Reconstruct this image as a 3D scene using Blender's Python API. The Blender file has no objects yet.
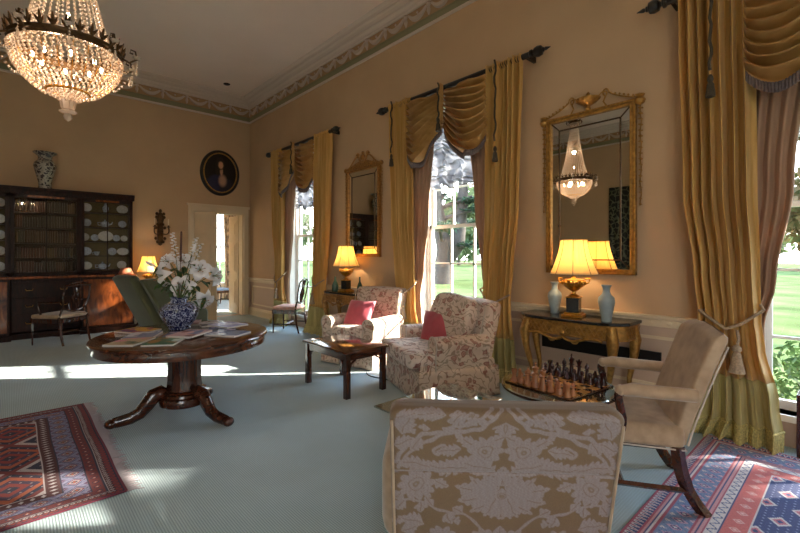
import bpy, bmesh, math, random
import numpy as np
from mathutils import Matrix, Vector, noise
random.seed(7)
PI=math.pi
SC=bpy.context.scene
COL=SC.collection
R=math.radians
def lin(r,g,b):
    f=lambda c:(c/255/12.92 if c/255<=.04045 else ((c/255+.055)/1.055)**2.4)
    return (f(r),f(g),f(b),1.0)
# ------------------------------------------------------------------ materials
def nodes(name):
    m=bpy.data.materials.new(name); m.use_nodes=True
    nt=m.node_tree; b=nt.nodes['Principled BSDF']
    return m,nt,b
def nn(nt,t,**k):
    n=nt.nodes.new(t)
    for a,v in k.items():
        if a in n.inputs: n.inputs[a].default_value=v
        else: setattr(n,a,v)
    return n
def coord(nt,kind='Object',scale=(1,1,1),rot=(0,0,0)):
    tc=nn(nt,'ShaderNodeTexCoord'); mp=nn(nt,'ShaderNodeMapping')
    mp.inputs['Scale'].default_value=scale; mp.inputs['Rotation'].default_value=rot
    nt.links.new(tc.outputs[kind],mp.inputs['Vector']); return mp.outputs['Vector']
def ramp(nt,src,stops,interp='LINEAR'):
    r=nn(nt,'ShaderNodeValToRGB'); r.color_ramp.interpolation=interp
    el=r.color_ramp.elements
    while len(el)<len(stops): el.new(.5)
    for e,(p,c) in zip(el,stops): e.position=p; e.color=c
    nt.links.new(src,r.inputs['Fac']); return r.outputs['Color']
def bump(nt,b,h,strength=.3,dist=.01):
    bp=nn(nt,'ShaderNodeBump'); bp.inputs['Strength'].default_value=strength; bp.inputs['Distance'].default_value=dist
    nt.links.new(h,bp.inputs['Height']); nt.links.new(bp.outputs['Normal'],b.inputs['Normal'])
def mat(name,col,rough=.5,metal=0,var=0,vs=8,bumps=0,bs=60,sheen=0,coat=0,spec=None,stretch=(1,1,1)):
    m,nt,b=nodes(name)
    b.inputs['Base Color'].default_value=col; b.inputs['Roughness'].default_value=rough; b.inputs['Metallic'].default_value=metal
    if sheen: b.inputs['Sheen Weight'].default_value=sheen
    if coat: b.inputs['Coat Weight'].default_value=coat; b.inputs['Coat Roughness'].default_value=.08
    if spec is not None: b.inputs['Specular IOR Level'].default_value=spec
    if var:
        n=nn(nt,'ShaderNodeTexNoise'); n.inputs['Scale'].default_value=vs; n.inputs['Detail'].default_value=5
        nt.links.new(coord(nt,scale=stretch),n.inputs['Vector'])
        c0=tuple(x*(1-var) for x in col[:3])+(1,); c1=tuple(min(1,x*(1+var)) for x in col[:3])+(1,)
        nt.links.new(ramp(nt,n.outputs['Fac'],[(.3,c0),(.7,c1)]),b.inputs['Base Color'])
    if bumps:
        n=nn(nt,'ShaderNodeTexNoise'); n.inputs['Scale'].default_value=bs; n.inputs['Detail'].default_value=3
        nt.links.new(coord(nt),n.inputs['Vector']); bump(nt,b,n.outputs['Fac'],bumps,.01)
    return m
def wood(name,dark,light,scale=3,rough=.25,stretch=(1,9,9),coat=.4):
    m,nt,b=nodes(name); b.inputs['Roughness'].default_value=rough; b.inputs['Coat Weight'].default_value=coat; b.inputs['Coat Roughness'].default_value=.1
    n=nn(nt,'ShaderNodeTexNoise'); n.inputs['Scale'].default_value=scale; n.inputs['Detail'].default_value=7; n.inputs['Distortion'].default_value=1.2
    nt.links.new(coord(nt,scale=stretch),n.inputs['Vector'])
    nt.links.new(ramp(nt,n.outputs['Fac'],[(.3,dark),(.68,light)]),b.inputs['Base Color']); return m
def attr_mat(name,rough=.8,sheen=0,var=.12,vs=90,coat=0,bumps=.15,trans=0):
    m,nt,b=nodes(name); b.inputs['Roughness'].default_value=rough; b.inputs['Sheen Weight'].default_value=sheen; b.inputs['Coat Weight'].default_value=coat
    a=nn(nt,'ShaderNodeAttribute'); a.attribute_name='pat'
    n=nn(nt,'ShaderNodeTexNoise'); n.inputs['Scale'].default_value=vs; n.inputs['Detail'].default_value=3
    nt.links.new(coord(nt),n.inputs['Vector'])
    g=ramp(nt,n.outputs['Fac'],[(.3,(1-var,)*3+(1,)),(.7,(1+var,)*3+(1,))])
    mx=nn(nt,'ShaderNodeMix',data_type='RGBA',blend_type='MULTIPLY'); mx.inputs['Factor'].default_value=1
    nt.links.new(a.outputs['Color'],mx.inputs[6]); nt.links.new(g,mx.inputs[7]); nt.links.new(mx.outputs[2],b.inputs['Base Color'])
    if bumps: bump(nt,b,n.outputs['Fac'],bumps,.004)
    return m
def cloth(name,col,col2,trans=.35,sheen=.3,rough=.6,stretch=(14,14,.7),tcol=None):
    m,nt,b=nodes(name); b.inputs['Roughness'].default_value=rough; b.inputs['Sheen Weight'].default_value=sheen; b.inputs['Specular IOR Level'].default_value=.3 if rough>.4 else .6
    n=nn(nt,'ShaderNodeTexNoise'); n.inputs['Scale'].default_value=2; n.inputs['Detail'].default_value=4
    nt.links.new(coord(nt,scale=stretch),n.inputs['Vector'])
    c=ramp(nt,n.outputs['Fac'],[(.3,col),(.7,col2)]); nt.links.new(c,b.inputs['Base Color'])
    t=nn(nt,'ShaderNodeBsdfTranslucent')
    if tcol: t.inputs['Color'].default_value=tcol
    else: nt.links.new(c,t.inputs['Color'])
    mx=nn(nt,'ShaderNodeMixShader'); mx.inputs[0].default_value=trans
    nt.links.new(b.outputs[0],mx.inputs[1]); nt.links.new(t.outputs[0],mx.inputs[2])
    nt.links.new(mx.outputs[0],nt.nodes['Material Output'].inputs['Surface']); return m
def glass_pane(name,tint=(1,1,1,1),ior=1.45,extra=0.0):
    m,nt,b=nodes(name); nt.nodes.remove(b)
    tr=nn(nt,'ShaderNodeBsdfTransparent'); tr.inputs['Color'].default_value=tint
    gl=nn(nt,'ShaderNodeBsdfGlossy'); gl.inputs['Roughness'].default_value=.02
    lw=nn(nt,'ShaderNodeLayerWeight'); lw.inputs['Blend'].default_value=.5
    pw=nn(nt,'ShaderNodeMath',operation='POWER'); pw.inputs[1].default_value=4.0; nt.links.new(lw.outputs['Facing'],pw.inputs[0])
    ad=nn(nt,'ShaderNodeMath',operation='MULTIPLY_ADD'); ad.inputs[1].default_value=ior; ad.inputs[2].default_value=extra
    nt.links.new(pw.outputs[0],ad.inputs[0])
    mx=nn(nt,'ShaderNodeMixShader'); nt.links.new(ad.outputs[0],mx.inputs[0]); nt.links.new(tr.outputs[0],mx.inputs[1]); nt.links.new(gl.outputs[0],mx.inputs[2])
    nt.links.new(mx.outputs[0],nt.nodes['Material Output'].inputs['Surface']); return m
def emis(name,col,st):
    m,nt,b=nodes(name); nt.nodes.remove(b)
    e=nn(nt,'ShaderNodeEmission'); e.inputs['Color'].default_value=col; e.inputs['Strength'].default_value=st
    nt.links.new(e.outputs[0],nt.nodes['Material Output'].inputs['Surface']); return m
M={}
M['wall']=mat('wall_paint',lin(196,163,127),.75,var=.05,vs=1.6,bumps=.05,bs=40)
M['dado']=mat('dado_paint',lin(196,168,146),.6,var=.04,vs=2)
M['cream']=mat('cream_paint',lin(222,202,170),.45,var=.03,vs=4)
M['white']=mat('window_white',lin(235,232,225),.4,var=.02,vs=4)
M['ceil']=mat('ceiling_paint',lin(240,220,206),.85,var=.03,vs=1)
M['cornice']=mat('cornice_paint',lin(212,194,180),.7)
M['friezebg']=mat('frieze_tan',lin(172,136,98),.75,var=.08,vs=6)
M['green']=mat('frieze_green',lin(136,130,98),.7)
M['swagw']=mat('plaster_white',lin(198,178,164),.7)
M['gold']=mat('gilt',lin(172,128,64),.42,.7,var=.35,vs=30,bumps=.25,bs=70)
M['giltdk']=mat('gilt_dark',lin(170,122,66),.5,.6,var=.5,vs=40,bumps=.3,bs=60)
M['bronze']=mat('bronze',lin(86,62,38),.42,.8,var=.3,vs=30)
M['black']=mat('black_wood',lin(22,19,18),.35,coat=.3)
M['blackm']=mat('black_marble',lin(20,16,15),.22,var=.5,vs=12,coat=.2)
M['mah']=wood('mahogany',lin(36,17,11),lin(88,43,24),3,.22)
M['mahv']=wood('mahogany_upright',lin(34,16,11),lin(80,40,23),3,.22,(9,9,1))
M['dmah']=wood('dark_mahogany',lin(20,10,7),lin(54,26,15),3,.4,(9,9,1.5),0); M['dmah'].node_tree.nodes['Principled BSDF'].inputs['Specular IOR Level'].default_value=.2
M['flame']=wood('flame_mahogany',lin(70,32,14),lin(150,78,34),2.2,.25,(5,5,1.6))
M['rosew']=wood('rosewood',lin(40,20,14),lin(104,58,34),2.5,.16,(1.5,6,6),.7)
M['mirror']=mat('mirror_silver',(.80,.79,.75,1),.01,1)
M['glass']=glass_pane('window_glass',(.99,1,.99,1),.5,.02)
M['cabglass']=glass_pane('cabinet_glass',(.97,.97,.95,1),.6,.03)
M['tglass']=glass_pane('table_glass',(.72,.84,.80,1),.8,.35)
M['porc']=mat('white_porcelain',lin(214,214,216),.2,coat=.5,var=.12,vs=40)
M['porcb']=mat('blue_white_porcelain',lin(178,190,214),.2,coat=.5,var=.35,vs=55)
M['celadon']=mat('blue_celadon',lin(150,162,164),.3,coat=.3,var=.14,vs=9,bumps=.08,bs=18)
M['gbottle']=mat('green_glass',lin(52,84,70),.12,coat=.6,var=.2,vs=12)
M['silk']=cloth('gold_silk',lin(196,150,76),lin(224,184,112),.25,.2,.45,tcol=lin(240,186,76))
M['silk2']=cloth('sage_silk',lin(176,160,96),lin(206,190,128),.12,.2,.5)
M['lining']=cloth('taupe_lining',lin(164,128,102),lin(190,154,126),.22,.2,.6)
M['swag']=cloth('swag_silk',lin(172,130,66),lin(206,164,98),.25,.1,.36,(3,3,9),tcol=lin(236,158,64))
M['fringe']=mat('fringe_thread',lin(112,98,96),.8,var=.3,vs=60)
M['fringeg']=mat('sage_fringe',lin(196,180,116),.8,var=.35,vs=70)
M['rope']=mat('cord_thread',lin(166,142,114),.8,var=.3,vs=80,bumps=.4,bs=120)
M['ropedk']=mat('dark_cord_thread',lin(74,62,46),.8,var=.4,vs=80,bumps=.4,bs=120)
M['blind']=cloth('silver_taffeta',lin(150,152,160),lin(224,226,232),.45,.1,.32,(3,3,3))
M['damask']=attr_mat('damask_cloth',.7,.25,.10,220,bumps=.08)
M['tanc']=cloth('tan_chenille',lin(158,132,106),lin(182,156,130),0,.5,.8,(9,9,9))
M['tanw']=cloth('worn_tan_damask',lin(158,130,102),lin(196,168,138),0,.4,.75,(5,5,5))
M['pipe']=mat('pale_piping',lin(200,186,170),.7)
M['greenv']=mat('dark_green_velvet',lin(66,64,36),.85,sheen=.25,var=.15,vs=4)
M['greenl']=mat('grey_green_velvet',lin(98,104,88),.85,sheen=.6,var=.12,vs=4)
M['rose']=mat('rose_silk',lin(200,80,96),.5,sheen=.5,var=.1,vs=10,bumps=.1,bs=30)
M['rosed']=mat('deep_rose_silk',lin(178,70,80),.5,sheen=.5,var=.1,vs=10,bumps=.1,bs=30)
M['shade']=None
M['pinkseat']=mat('pink_stripe_seat',lin(206,160,140),.7,var=.15,vs=20)
M['blueseat']=mat('blue_seat',lin(120,140,165),.7)
M['pet']=cloth('lily_petal',lin(238,236,240),lin(250,249,252),.3,0,.45,(6,6,6))
M['leaf']=cloth('leaf_green',lin(38,60,30),lin(74,98,48),.25,0,.5,(9,9,9))
M['stem']=mat('stem_green',lin(70,92,48),.6,var=.2,vs=20)
M['stamen']=mat('stamen_rust',lin(150,84,30),.8)
M['brownp']=mat('plume_brown',lin(92,62,58),.8,var=.3,vs=50)
M['amber']=None
M['tarn']=mat('terracotta',lin(190,112,82),.4,coat=.3)
M['ormolu']=mat('ormolu',lin(206,152,66),.28,.9,var=.3,vs=40,bumps=.2,bs=80)
M['vent']=mat('dark_metal',lin(26,22,20),.5,.4)
M['grass']=mat('lawn_grass',lin(84,96,62),.9,spec=0,var=.35,vs=.6)
M['bark']=mat('cedar_bark',lin(56,52,50),.9,var=.35,vs=3)
M['cedar']=cloth('cedar_needles',lin(40,62,48),lin(66,92,70),.3,0,.7,(.8,.8,.8))
M['autumn']=cloth('mixed_leaves',lin(54,72,42),lin(106,82,56),.35,0,.7,(2.2,2.2,2.2))
M['hedge']=cloth('hedge_leaves',lin(40,66,34),lin(84,110,58),.25,0,.7,(3,3,3))
M['treefar']=cloth('far_leaves',lin(74,92,62),lin(106,118,82),.35,0,.8,(.5,.5,.5))
def shade_mat():
    m,nt,b=nodes('pleated_shade'); b.inputs['Roughness'].default_value=.8
    b.inputs['Base Color'].default_value=lin(244,228,192)
    t=nn(nt,'ShaderNodeBsdfTranslucent'); t.inputs['Color'].default_value=lin(253,226,168)
    mx=nn(nt,'ShaderNodeMixShader'); mx.inputs[0].default_value=.6
    nt.links.new(b.outputs[0],mx.inputs[1]); nt.links.new(t.outputs[0],mx.inputs[2])
    nt.links.new(mx.outputs[0],nt.nodes['Material Output'].inputs['Surface']); return m
M['shade']=shade_mat()
def crystal(name,col,trans,rough=.05,tcol=None):
    m,nt,b=nodes(name); b.inputs['Base Color'].default_value=col; b.inputs['Roughness'].default_value=rough; b.inputs['Coat Weight'].default_value=.6
    t=nn(nt,'ShaderNodeBsdfTranslucent'); t.inputs['Color'].default_value=tcol or col
    p=nn(nt,'ShaderNodeBsdfTransparent'); p.inputs['Color'].default_value=tcol or col
    m2=nn(nt,'ShaderNodeMixShader'); m2.inputs[0].default_value=.45
    nt.links.new(t.outputs[0],m2.inputs[1]); nt.links.new(p.outputs[0],m2.inputs[2])
    mx=nn(nt,'ShaderNodeMixShader'); mx.inputs[0].default_value=trans
    nt.links.new(b.outputs[0],mx.inputs[1]); nt.links.new(m2.outputs[0],mx.inputs[2])
    nt.links.new(mx.outputs[0],nt.nodes['Material Output'].inputs['Surface']); return m
M['crystal']=crystal('cut_crystal',lin(222,206,190),.5)
M['amber']=crystal('amber_resin',lin(186,128,86),.3,.18,lin(226,160,108))
M['darkpc']=crystal('dark_red_resin',lin(58,22,18),.22,.15,lin(130,40,30))
M['bulb']=emis('bulb_glow',lin(255,220,165),14)
M['navyvase']=None
def vein_mat(name,bg,fg,scale,thr,rough=.15,coat=.6):
    m,nt,b=nodes(name); b.inputs['Roughness'].default_value=rough; b.inputs['Coat Weight'].default_value=coat
    n=nn(nt,'ShaderNodeTexNoise'); n.inputs['Scale'].default_value=scale*.7; n.inputs['Detail'].default_value=2
    co=coord(nt); nt.links.new(co,n.inputs['Vector'])
    mx=nn(nt,'ShaderNodeMix',data_type='RGBA'); mx.inputs['Factor'].default_value=.12
    nt.links.new(co,mx.inputs[6]); nt.links.new(n.outputs['Color'],mx.inputs[7])
    v=nn(nt,'ShaderNodeTexVoronoi',feature='DISTANCE_TO_EDGE'); v.inputs['Scale'].default_value=scale
    nt.links.new(mx.outputs[2],v.inputs['Vector'])
    nt.links.new(ramp(nt,v.outputs['Distance'],[(thr*.6,fg),(thr,bg)]),b.inputs['Base Color']); return m
M['navyvase']=vein_mat('blue_white_scroll',lin(26,34,80),lin(176,186,212),30,.06)
M['imari']=vein_mat('imari_glaze',lin(64,56,56),lin(158,150,138),17,.17)
def floral(name,base,base2):
    m,nt,b=nodes(name); b.inputs['Roughness'].default_value=.75; b.inputs['Sheen Weight'].default_value=.2
    co=coord(nt)
    dn=nn(nt,'ShaderNodeTexNoise'); dn.inputs['Scale'].default_value=7; dn.inputs['Detail'].default_value=2; nt.links.new(co,dn.inputs['Vector'])
    mxv=nn(nt,'ShaderNodeMix',data_type='RGBA'); mxv.inputs['Factor'].default_value=.16
    nt.links.new(co,mxv.inputs[6]); nt.links.new(dn.outputs['Color'],mxv.inputs[7])
    def layer(prev,fac,col):
        mx=nn(nt,'ShaderNodeMix',data_type='RGBA'); nt.links.new(fac,mx.inputs['Factor']); nt.links.new(prev,mx.inputs[6]); mx.inputs[7].default_value=col
        return mx.outputs[2]
    n0=nn(nt,'ShaderNodeTexNoise'); n0.inputs['Scale'].default_value=5; nt.links.new(co,n0.inputs['Vector'])
    c=ramp(nt,n0.outputs['Fac'],[(.35,base),(.65,base2)])
    w=nn(nt,'ShaderNodeTexWave',wave_type='RINGS'); w.inputs['Scale'].default_value=5.5; w.inputs['Distortion'].default_value=11; w.inputs['Detail'].default_value=1.5; w.inputs['Detail Scale'].default_value=1.4
    nt.links.new(mxv.outputs[2],w.inputs['Vector'])
    c=layer(c,ramp(nt,w.outputs['Fac'],[(.90,(0,0,0,1)),(.97,(.7,)*3+(1,))]),lin(132,98,78))
    v=nn(nt,'ShaderNodeTexVoronoi'); v.inputs['Scale'].default_value=13; nt.links.new(mxv.outputs[2],v.inputs['Vector'])
    c=layer(c,ramp(nt,v.outputs['Distance'],[(.30,(.85,)*3+(1,)),(.36,(0,0,0,1))]),lin(138,72,62))
    c=layer(c,ramp(nt,v.outputs['Distance'],[(.10,(.85,)*3+(1,)),(.14,(0,0,0,1)),(.20,(.8,)*3+(1,)),(.25,(0,0,0,1))]),lin(206,164,142))
    v2=nn(nt,'ShaderNodeTexVoronoi'); v2.inputs['Scale'].default_value=19; nt.links.new(mxv.outputs[2],v2.inputs['Vector'])
    c=layer(c,ramp(nt,v2.outputs['Distance'],[(.26,(.6,)*3+(1,)),(.34,(0,0,0,1))]),lin(136,120,98))
    nt.links.new(c,b.inputs['Base Color']); return m
M['floral']=floral('rose_floral_linen',lin(220,198,178),lin(204,178,158))
M['floralp']=floral('pale_floral_linen',lin(230,212,196),lin(216,192,178))
def carpet():
    m,nt,b=nodes('ribbed_carpet'); b.inputs['Roughness'].default_value=.95; b.inputs['Sheen Weight'].default_value=.25; b.inputs['Specular IOR Level'].default_value=.2
    co=coord(nt)
    w=nn(nt,'ShaderNodeTexWave',wave_type='BANDS',bands_direction='X'); w.inputs['Scale'].default_value=24; w.inputs['Distortion'].default_value=.25; w.inputs['Detail Scale'].default_value=8
    nt.links.new(co,w.inputs['Vector'])
    w2=nn(nt,'ShaderNodeTexWave',wave_type='BANDS',bands_direction='Y'); w2.inputs['Scale'].default_value=20; nt.links.new(co,w2.inputs['Vector'])
    n=nn(nt,'ShaderNodeTexNoise'); n.inputs['Scale'].default_value=1.3; n.inputs['Detail'].default_value=4; nt.links.new(co,n.inputs['Vector'])
    c=ramp(nt,w.outputs['Fac'],[(.1,lin(156,178,187)),(.8,lin(188,209,215))])
    g=ramp(nt,n.outputs['Fac'],[(.3,(.9,.9,.9,1)),(.7,(1.06,1.06,1.06,1))])
    mx=nn(nt,'ShaderNodeMix',data_type='RGBA',blend_type='MULTIPLY'); mx.inputs['Factor'].default_value=1
    nt.links.new(c,mx.inputs[6]); nt.links.new(g,mx.inputs[7])
    g2=ramp(nt,w2.outputs['Fac'],[(.2,(.93,.93,.93,1)),(.8,(1.03,1.03,1.03,1))])
    my=nn(nt,'ShaderNodeMix',data_type='RGBA',blend_type='MULTIPLY'); my.inputs['Factor'].default_value=1
    nt.links.new(mx.outputs[2],my.inputs[6]); nt.links.new(g2,my.inputs[7]); nt.links.new(my.outputs[2],b.inputs['Base Color'])
    bump(nt,b,w.outputs['Fac'],.35,.004); return m
M['carpet']=carpet()
M['rug']=attr_mat('woven_wool',.95,.08,.22,160,bumps=.4)
M['paint']=attr_mat('oil_paint',.35,0,.1,40,.2,bumps=.05)
M['print']=attr_mat('magazine_print',.5,0,.05,60,.05,bumps=0)
M['paper']=mat('magazine_paper',lin(214,210,204),.7)
# ------------------------------------------------------------------ mesh builder
class MB:
    def __init__(s): s.v=[]; s.f=[]; s.c={}; s.T=Matrix.Identity(4)
    def add(s,vs,fs,cols=None):
        b=len(s.v); T=s.T
        for i,p in enumerate(vs):
            s.v.append(tuple(T@Vector(p)))
        if cols is not None:
            for i,c in enumerate(cols): s.c[b+i]=c
        for f in fs: s.f.append(tuple(b+i for i in f))
        return s
    def box(s,x0,x1,y0,y1,z0,z1):
        v=[(x,y,z) for x in(x0,x1) for y in(y0,y1) for z in(z0,z1)]
        return s.add(v,[(0,1,3,2),(4,6,7,5),(0,4,5,1),(2,3,7,6),(0,2,6,4),(1,5,7,3)])
    def rbox(s,c,size,r=.02,seg=2):
        bm=bmesh.new(); bmesh.ops.create_cube(bm,size=1)
        for v in bm.verts: v.co=Vector((v.co.x*size[0]+c[0],v.co.y*size[1]+c[1],v.co.z*size[2]+c[2]))
        r=min(r,min(size)*.48)
        bmesh.ops.bevel(bm,geom=list(bm.edges),offset=r,segments=seg,profile=.5,affect='EDGES')
        bm.verts.index_update()
        s.add([v.co[:] for v in bm.verts],[[v.index for v in f.verts] for f in bm.faces]); bm.free(); return s
    def grid(s,fn,nu,nv,wu=False,wv=False,col=None,flip=False):
        vs=[];cs=[] if col else None
        for j in range(nv if wv else nv+1):
            for i in range(nu if wu else nu+1):
                vs.append(fn(i/nu,j/nv))
        mu=nu if wu else nu+1; mv=nv if wv else nv+1
        fs=[]
        for j in range(nv):
            for i in range(nu):
                a=j*mu+i;b2=j*mu+(i+1)%mu;c=((j+1)%mv)*mu+(i+1)%mu;d=((j+1)%mv)*mu+i
                fs.append((a,d,c,b2) if flip else (a,b2,c,d))
        if col is not None:
            cs=col
        return s.add(vs,fs,cs)
    def lathe(s,prof,seg=24,c=(0,0,0),rib=None,cap=True):
        vs=[];n=len(prof)
        for i in range(seg):
            a=2*PI*i/seg
            for (r,z) in prof:
                k=r*(rib(a,z) if rib else 1)
                vs.append((c[0]+k*math.cos(a),c[1]+k*math.sin(a),c[2]+z))
        fs=[]
        for i in range(seg):
            j=(i+1)%seg
            for k in range(n-1): fs.append((i*n+k,j*n+k,j*n+k+1,i*n+k+1))
        if cap:
            if prof[0][0]>1e-5: fs.append(tuple(i*n for i in range(seg))[::-1])
            if prof[-1][0]>1e-5: fs.append(tuple(i*n+n-1 for i in range(seg)))
        return s.add(vs,fs)
    def tube(s,pts,r,seg=8,closed=False,flat=1.0):
        P=[Vector(p) for p in pts]; n=len(P)
        rr=list(r) if hasattr(r,'__len__') else [r]*n
        vs=[];up=None
        for i in range(n):
            if closed: t=(P[(i+1)%n]-P[i-1])
            else: t=P[min(i+1,n-1)]-P[max(i-1,0)]
            t=t.normalized() if t.length>1e-9 else Vector((0,0,1))
            if up is None:
                up=Vector((0,0,1)) if abs(t.z)<.9 else Vector((1,0,0))
            a=t.cross(up)
            if a.length<1e-6: a=t.orthogonal()
            a.normalize(); b=a.cross(t).normalized(); up=b
            for k in range(seg):
                q=2*PI*k/seg
                vs.append(tuple(P[i]+a*math.cos(q)*rr[i]*flat+b*math.sin(q)*rr[i]))
        fs=[]
        for i in range(n if closed else n-1):
            j=(i+1)%n
            for k in range(seg): fs.append((i*seg+k,i*seg+(k+1)%seg,j*seg+(k+1)%seg,j*seg+k))
        if not closed:
            fs.append(tuple(range(seg))[::-1]); fs.append(tuple((n-1)*seg+k for k in range(seg)))
        return s.add(vs,fs)
    def sph(s,c,r,seg=12,rings=8):
        if not hasattr(r,'__len__'): r=(r,)*3
        return s.grid(lambda u,v:(c[0]+r[0]*math.cos(2*PI*u)*math.sin(PI*(v*.998+.001)),c[1]+r[1]*math.sin(2*PI*u)*math.sin(PI*(v*.998+.001)),c[2]-r[2]*math.cos(PI*(v*.998+.001))),seg,rings,wu=True)
    def octa(s,c,r,h=None):
        h=h or r
        x,y,z=c
        return s.add([(x+r,y,z),(x,y+r,z),(x-r,y,z),(x,y-r,z),(x,y,z+h),(x,y,z-h)],[(0,1,4),(1,2,4),(2,3,4),(3,0,4),(1,0,5),(2,1,5),(3,2,5),(0,3,5)])
    def prism(s,poly,a0,a1,ax='z'):
        n=len(poly)
        def w(p,a): return (p[0],p[1],a) if ax=='z' else ((p[0],a,p[1]) if ax=='y' else (a,p[0],p[1]))
        vs=[w(p,a0) for p in poly]+[w(p,a1) for p in poly]
        fs=[tuple(range(n))[::-1],tuple(range(n,2*n))]+[(i,(i+1)%n,n+(i+1)%n,n+i) for i in range(n)]
        return s.add(vs,fs)
    def strip(s,prof,p0,p1,out,m0=0,m1=0):
        """extrude profile [(o,z)] from p0 to p1 (xy), o along unit vector out; mitre factors."""
        d=(Vector(p1)-Vector(p0)).normalized(); n=len(prof); vs=[]
        for p,m in((p0,m0),(p1,m1)):
            for o,z in prof: vs.append((p[0]+out[0]*o+d.x*m*o,p[1]+out[1]*o+d.y*m*o,z))
        fs=[(i,(i+1)%n,n+(i+1)%n,n+i) for i in range(n)]+[tuple(range(n))[::-1],tuple(range(n,2*n))]
        return s.add(vs,fs)
    def cushion(s,c,size,e=.45,ez=.75,seg=32,rings=16,wr=0,seed=0):
        def sg(x,p): return math.copysign(abs(x)**p,x)
        def fn(u,v):
            a=2*PI*u;b=PI*(v*.996+.002)-PI/2
            cb=sg(math.cos(b),ez); 
            x=sg(math.cos(a),e)*cb;y=sg(math.sin(a),e)*cb;z=sg(math.sin(b),ez)
            k=1
            if wr: k=1+wr*noise.noise(Vector((x*2.3+seed,y*2.3,z*2.3)))
            return (c[0]+x*size[0]/2*k,c[1]+y*size[1]/2*k,c[2]+z*size[2]/2*k)
        return s.grid(fn,seg,rings,wu=True)
    def build(s,name,material,parent=None,loc=None,smooth=True,ang=40,sub=0,bev=0,label=None,solid=0,rz=0):
        me=bpy.data.meshes.new(name)
        me.from_pydata(s.v,[],s.f); me.update()
        bm=bmesh.new(); bm.from_mesh(me); bmesh.ops.recalc_face_normals(bm,faces=bm.faces); bm.to_mesh(me); bm.free()
        if s.c:
            ca=me.color_attributes.new('pat','FLOAT_COLOR','POINT')
            arr=np.ones((len(s.v),4),dtype=np.float32)*.3
            for i,c in s.c.items(): arr[i,:3]=c[:3]
            arr[:,3]=1; ca.data.foreach_set('color',arr.ravel())
        me.materials.append(material)
        if smooth:
            me.polygons.foreach_set('use_smooth',[True]*len(me.polygons))
            if ang<180: me.set_sharp_from_angle(angle=R(ang))
        o=bpy.data.objects.new(name,me); COL.objects.link(o)
        if parent: o.parent=parent
        if loc: o.location=loc
        if rz: o.rotation_euler=(0,0,rz)
        if bev:
            m=o.modifiers.new('b','BEVEL'); m.width=bev; m.segments=2; m.limit_method='ANGLE'
        if solid:
            m=o.modifiers.new('s','SOLIDIFY'); m.thickness=solid; m.offset=0
        if sub:
            m=o.modifiers.new('d','SUBSURF'); m.levels=sub; m.render_levels=sub
        if label: o['label']=label
        return o
def tag(o,label,cat,group=None):
    o['label']=label; o['category']=cat
    if group: o['group']=group
    return o
def thing(name,label,cat,loc=(0,0,0),rz=0,group=None):
    o=bpy.data.objects.new(name,None); COL.objects.link(o); o.empty_display_size=.05
    o.location=loc; o.rotation_euler=(0,0,rz); return tag(o,label,cat,group)
def dup(root,loc=None,rz=None,label=None,group=None,parent=None):
    c=root.copy(); COL.objects.link(c)
    if parent: c.parent=parent
    for ch in list(root.children): dup(ch,parent=c)
    if loc is not None: c.location=loc
    if rz is not None: c.rotation_euler=(0,0,rz)
    if label: c['label']=label
    if group: c['group']=group
    return c
def struct(o): o['kind']='structure'; return o
def bez(p0,p1,p2,p3,n=12):
    p0,p1,p2,p3=map(Vector,(p0,p1,p2,p3)); out=[]
    for i in range(n+1):
        t=i/n;k=1-t
        out.append(tuple(p0*k**3+p1*3*k*k*t+p2*3*k*t*t+p3*t**3))
    return out
def face(F): return math.atan2(F[0],-F[1])       # z turn that points local -Y along F
def rot_frame(o,zdir,xhint=(0,0,1)):
    z=Vector(zdir).normalized(); x=Vector(xhint).cross(z)
    if x.length<1e-4: x=Vector((1,0,0)).cross(z)
    x.normalize(); y=z.cross(x)
    return Matrix(((x.x,y.x,z.x,o[0]),(x.y,y.y,z.y,o[1]),(x.z,y.z,z.z,o[2]),(0,0,0,1)))
def light(name,loc,power,col,r=.05):
    l=bpy.data.lights.new(name,'POINT'); l.energy=power; l.color=col; l.shadow_soft_size=r
    o=bpy.data.objects.new(name,l); COL.objects.link(o); o.location=loc; return o
WX=4.34; BY=10.18; LX=-4.3; NY=-5.2; CH=5.2
WIN=[7.5,3.66,-.05,-3.8]; HALF=.66; ZS,ZT=.24,3.5  # last window is out of view, put in to let fill daylight in
LP=4.6; CP=3.4; SKY=4.5; SUN=16; EXPO=1.22
# ------------------------------------------------------------------ room shell
struct(MB().box(LX,WX+.5,NY,BY+.05,-.1,0).build('floor',M['carpet'],smooth=False))
struct(MB().box(LX-.2,WX+.5,NY-.2,BY+.3,CH,CH+.15).build('ceiling',M['ceil'],smooth=False))
def holed(name,mt,holes,a0,a1,z0,z1,mk,parent=None):
    b=MB(); hs=sorted(holes); cur=a0
    for h0,h1,hz0,hz1 in hs:
        if h0>cur: mk(b,cur,h0,z0,z1)
        if hz0>z0: mk(b,h0,h1,z0,min(hz0,z1))
        if hz1<z1: mk(b,h0,h1,max(hz1,z0),z1)
        cur=h1
    if cur<a1: mk(b,cur,a1,z0,z1)
    return b.build(name,mt,parent,smooth=False)
wh=[(w-HALF,w+HALF,ZS,ZT) for w in WIN]
mkx=lambda b,a,c,z0,z1:b.box(WX,WX+.27,a,c,z0,z1)
wr=struct(holed('wall_right',M['wall'],wh,NY,BY+.3,.88,CH,mkx))
struct(holed('dado',M['dado'],wh,NY,BY+.3,-.05,.88,mkx,wr))
dh=[(3.05,4.17,0,2.44)]
mky=lambda b,a,c,z0,z1:b.box(a,c,BY,BY+.24,z0,z1)
wb=struct(holed('wall_back',M['wall'],dh,LX-.2,WX,.88,CH,mky))
struct(holed('dado',M['dado'],dh,LX-.2,WX,-.05,.88,mky,wb))
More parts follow.
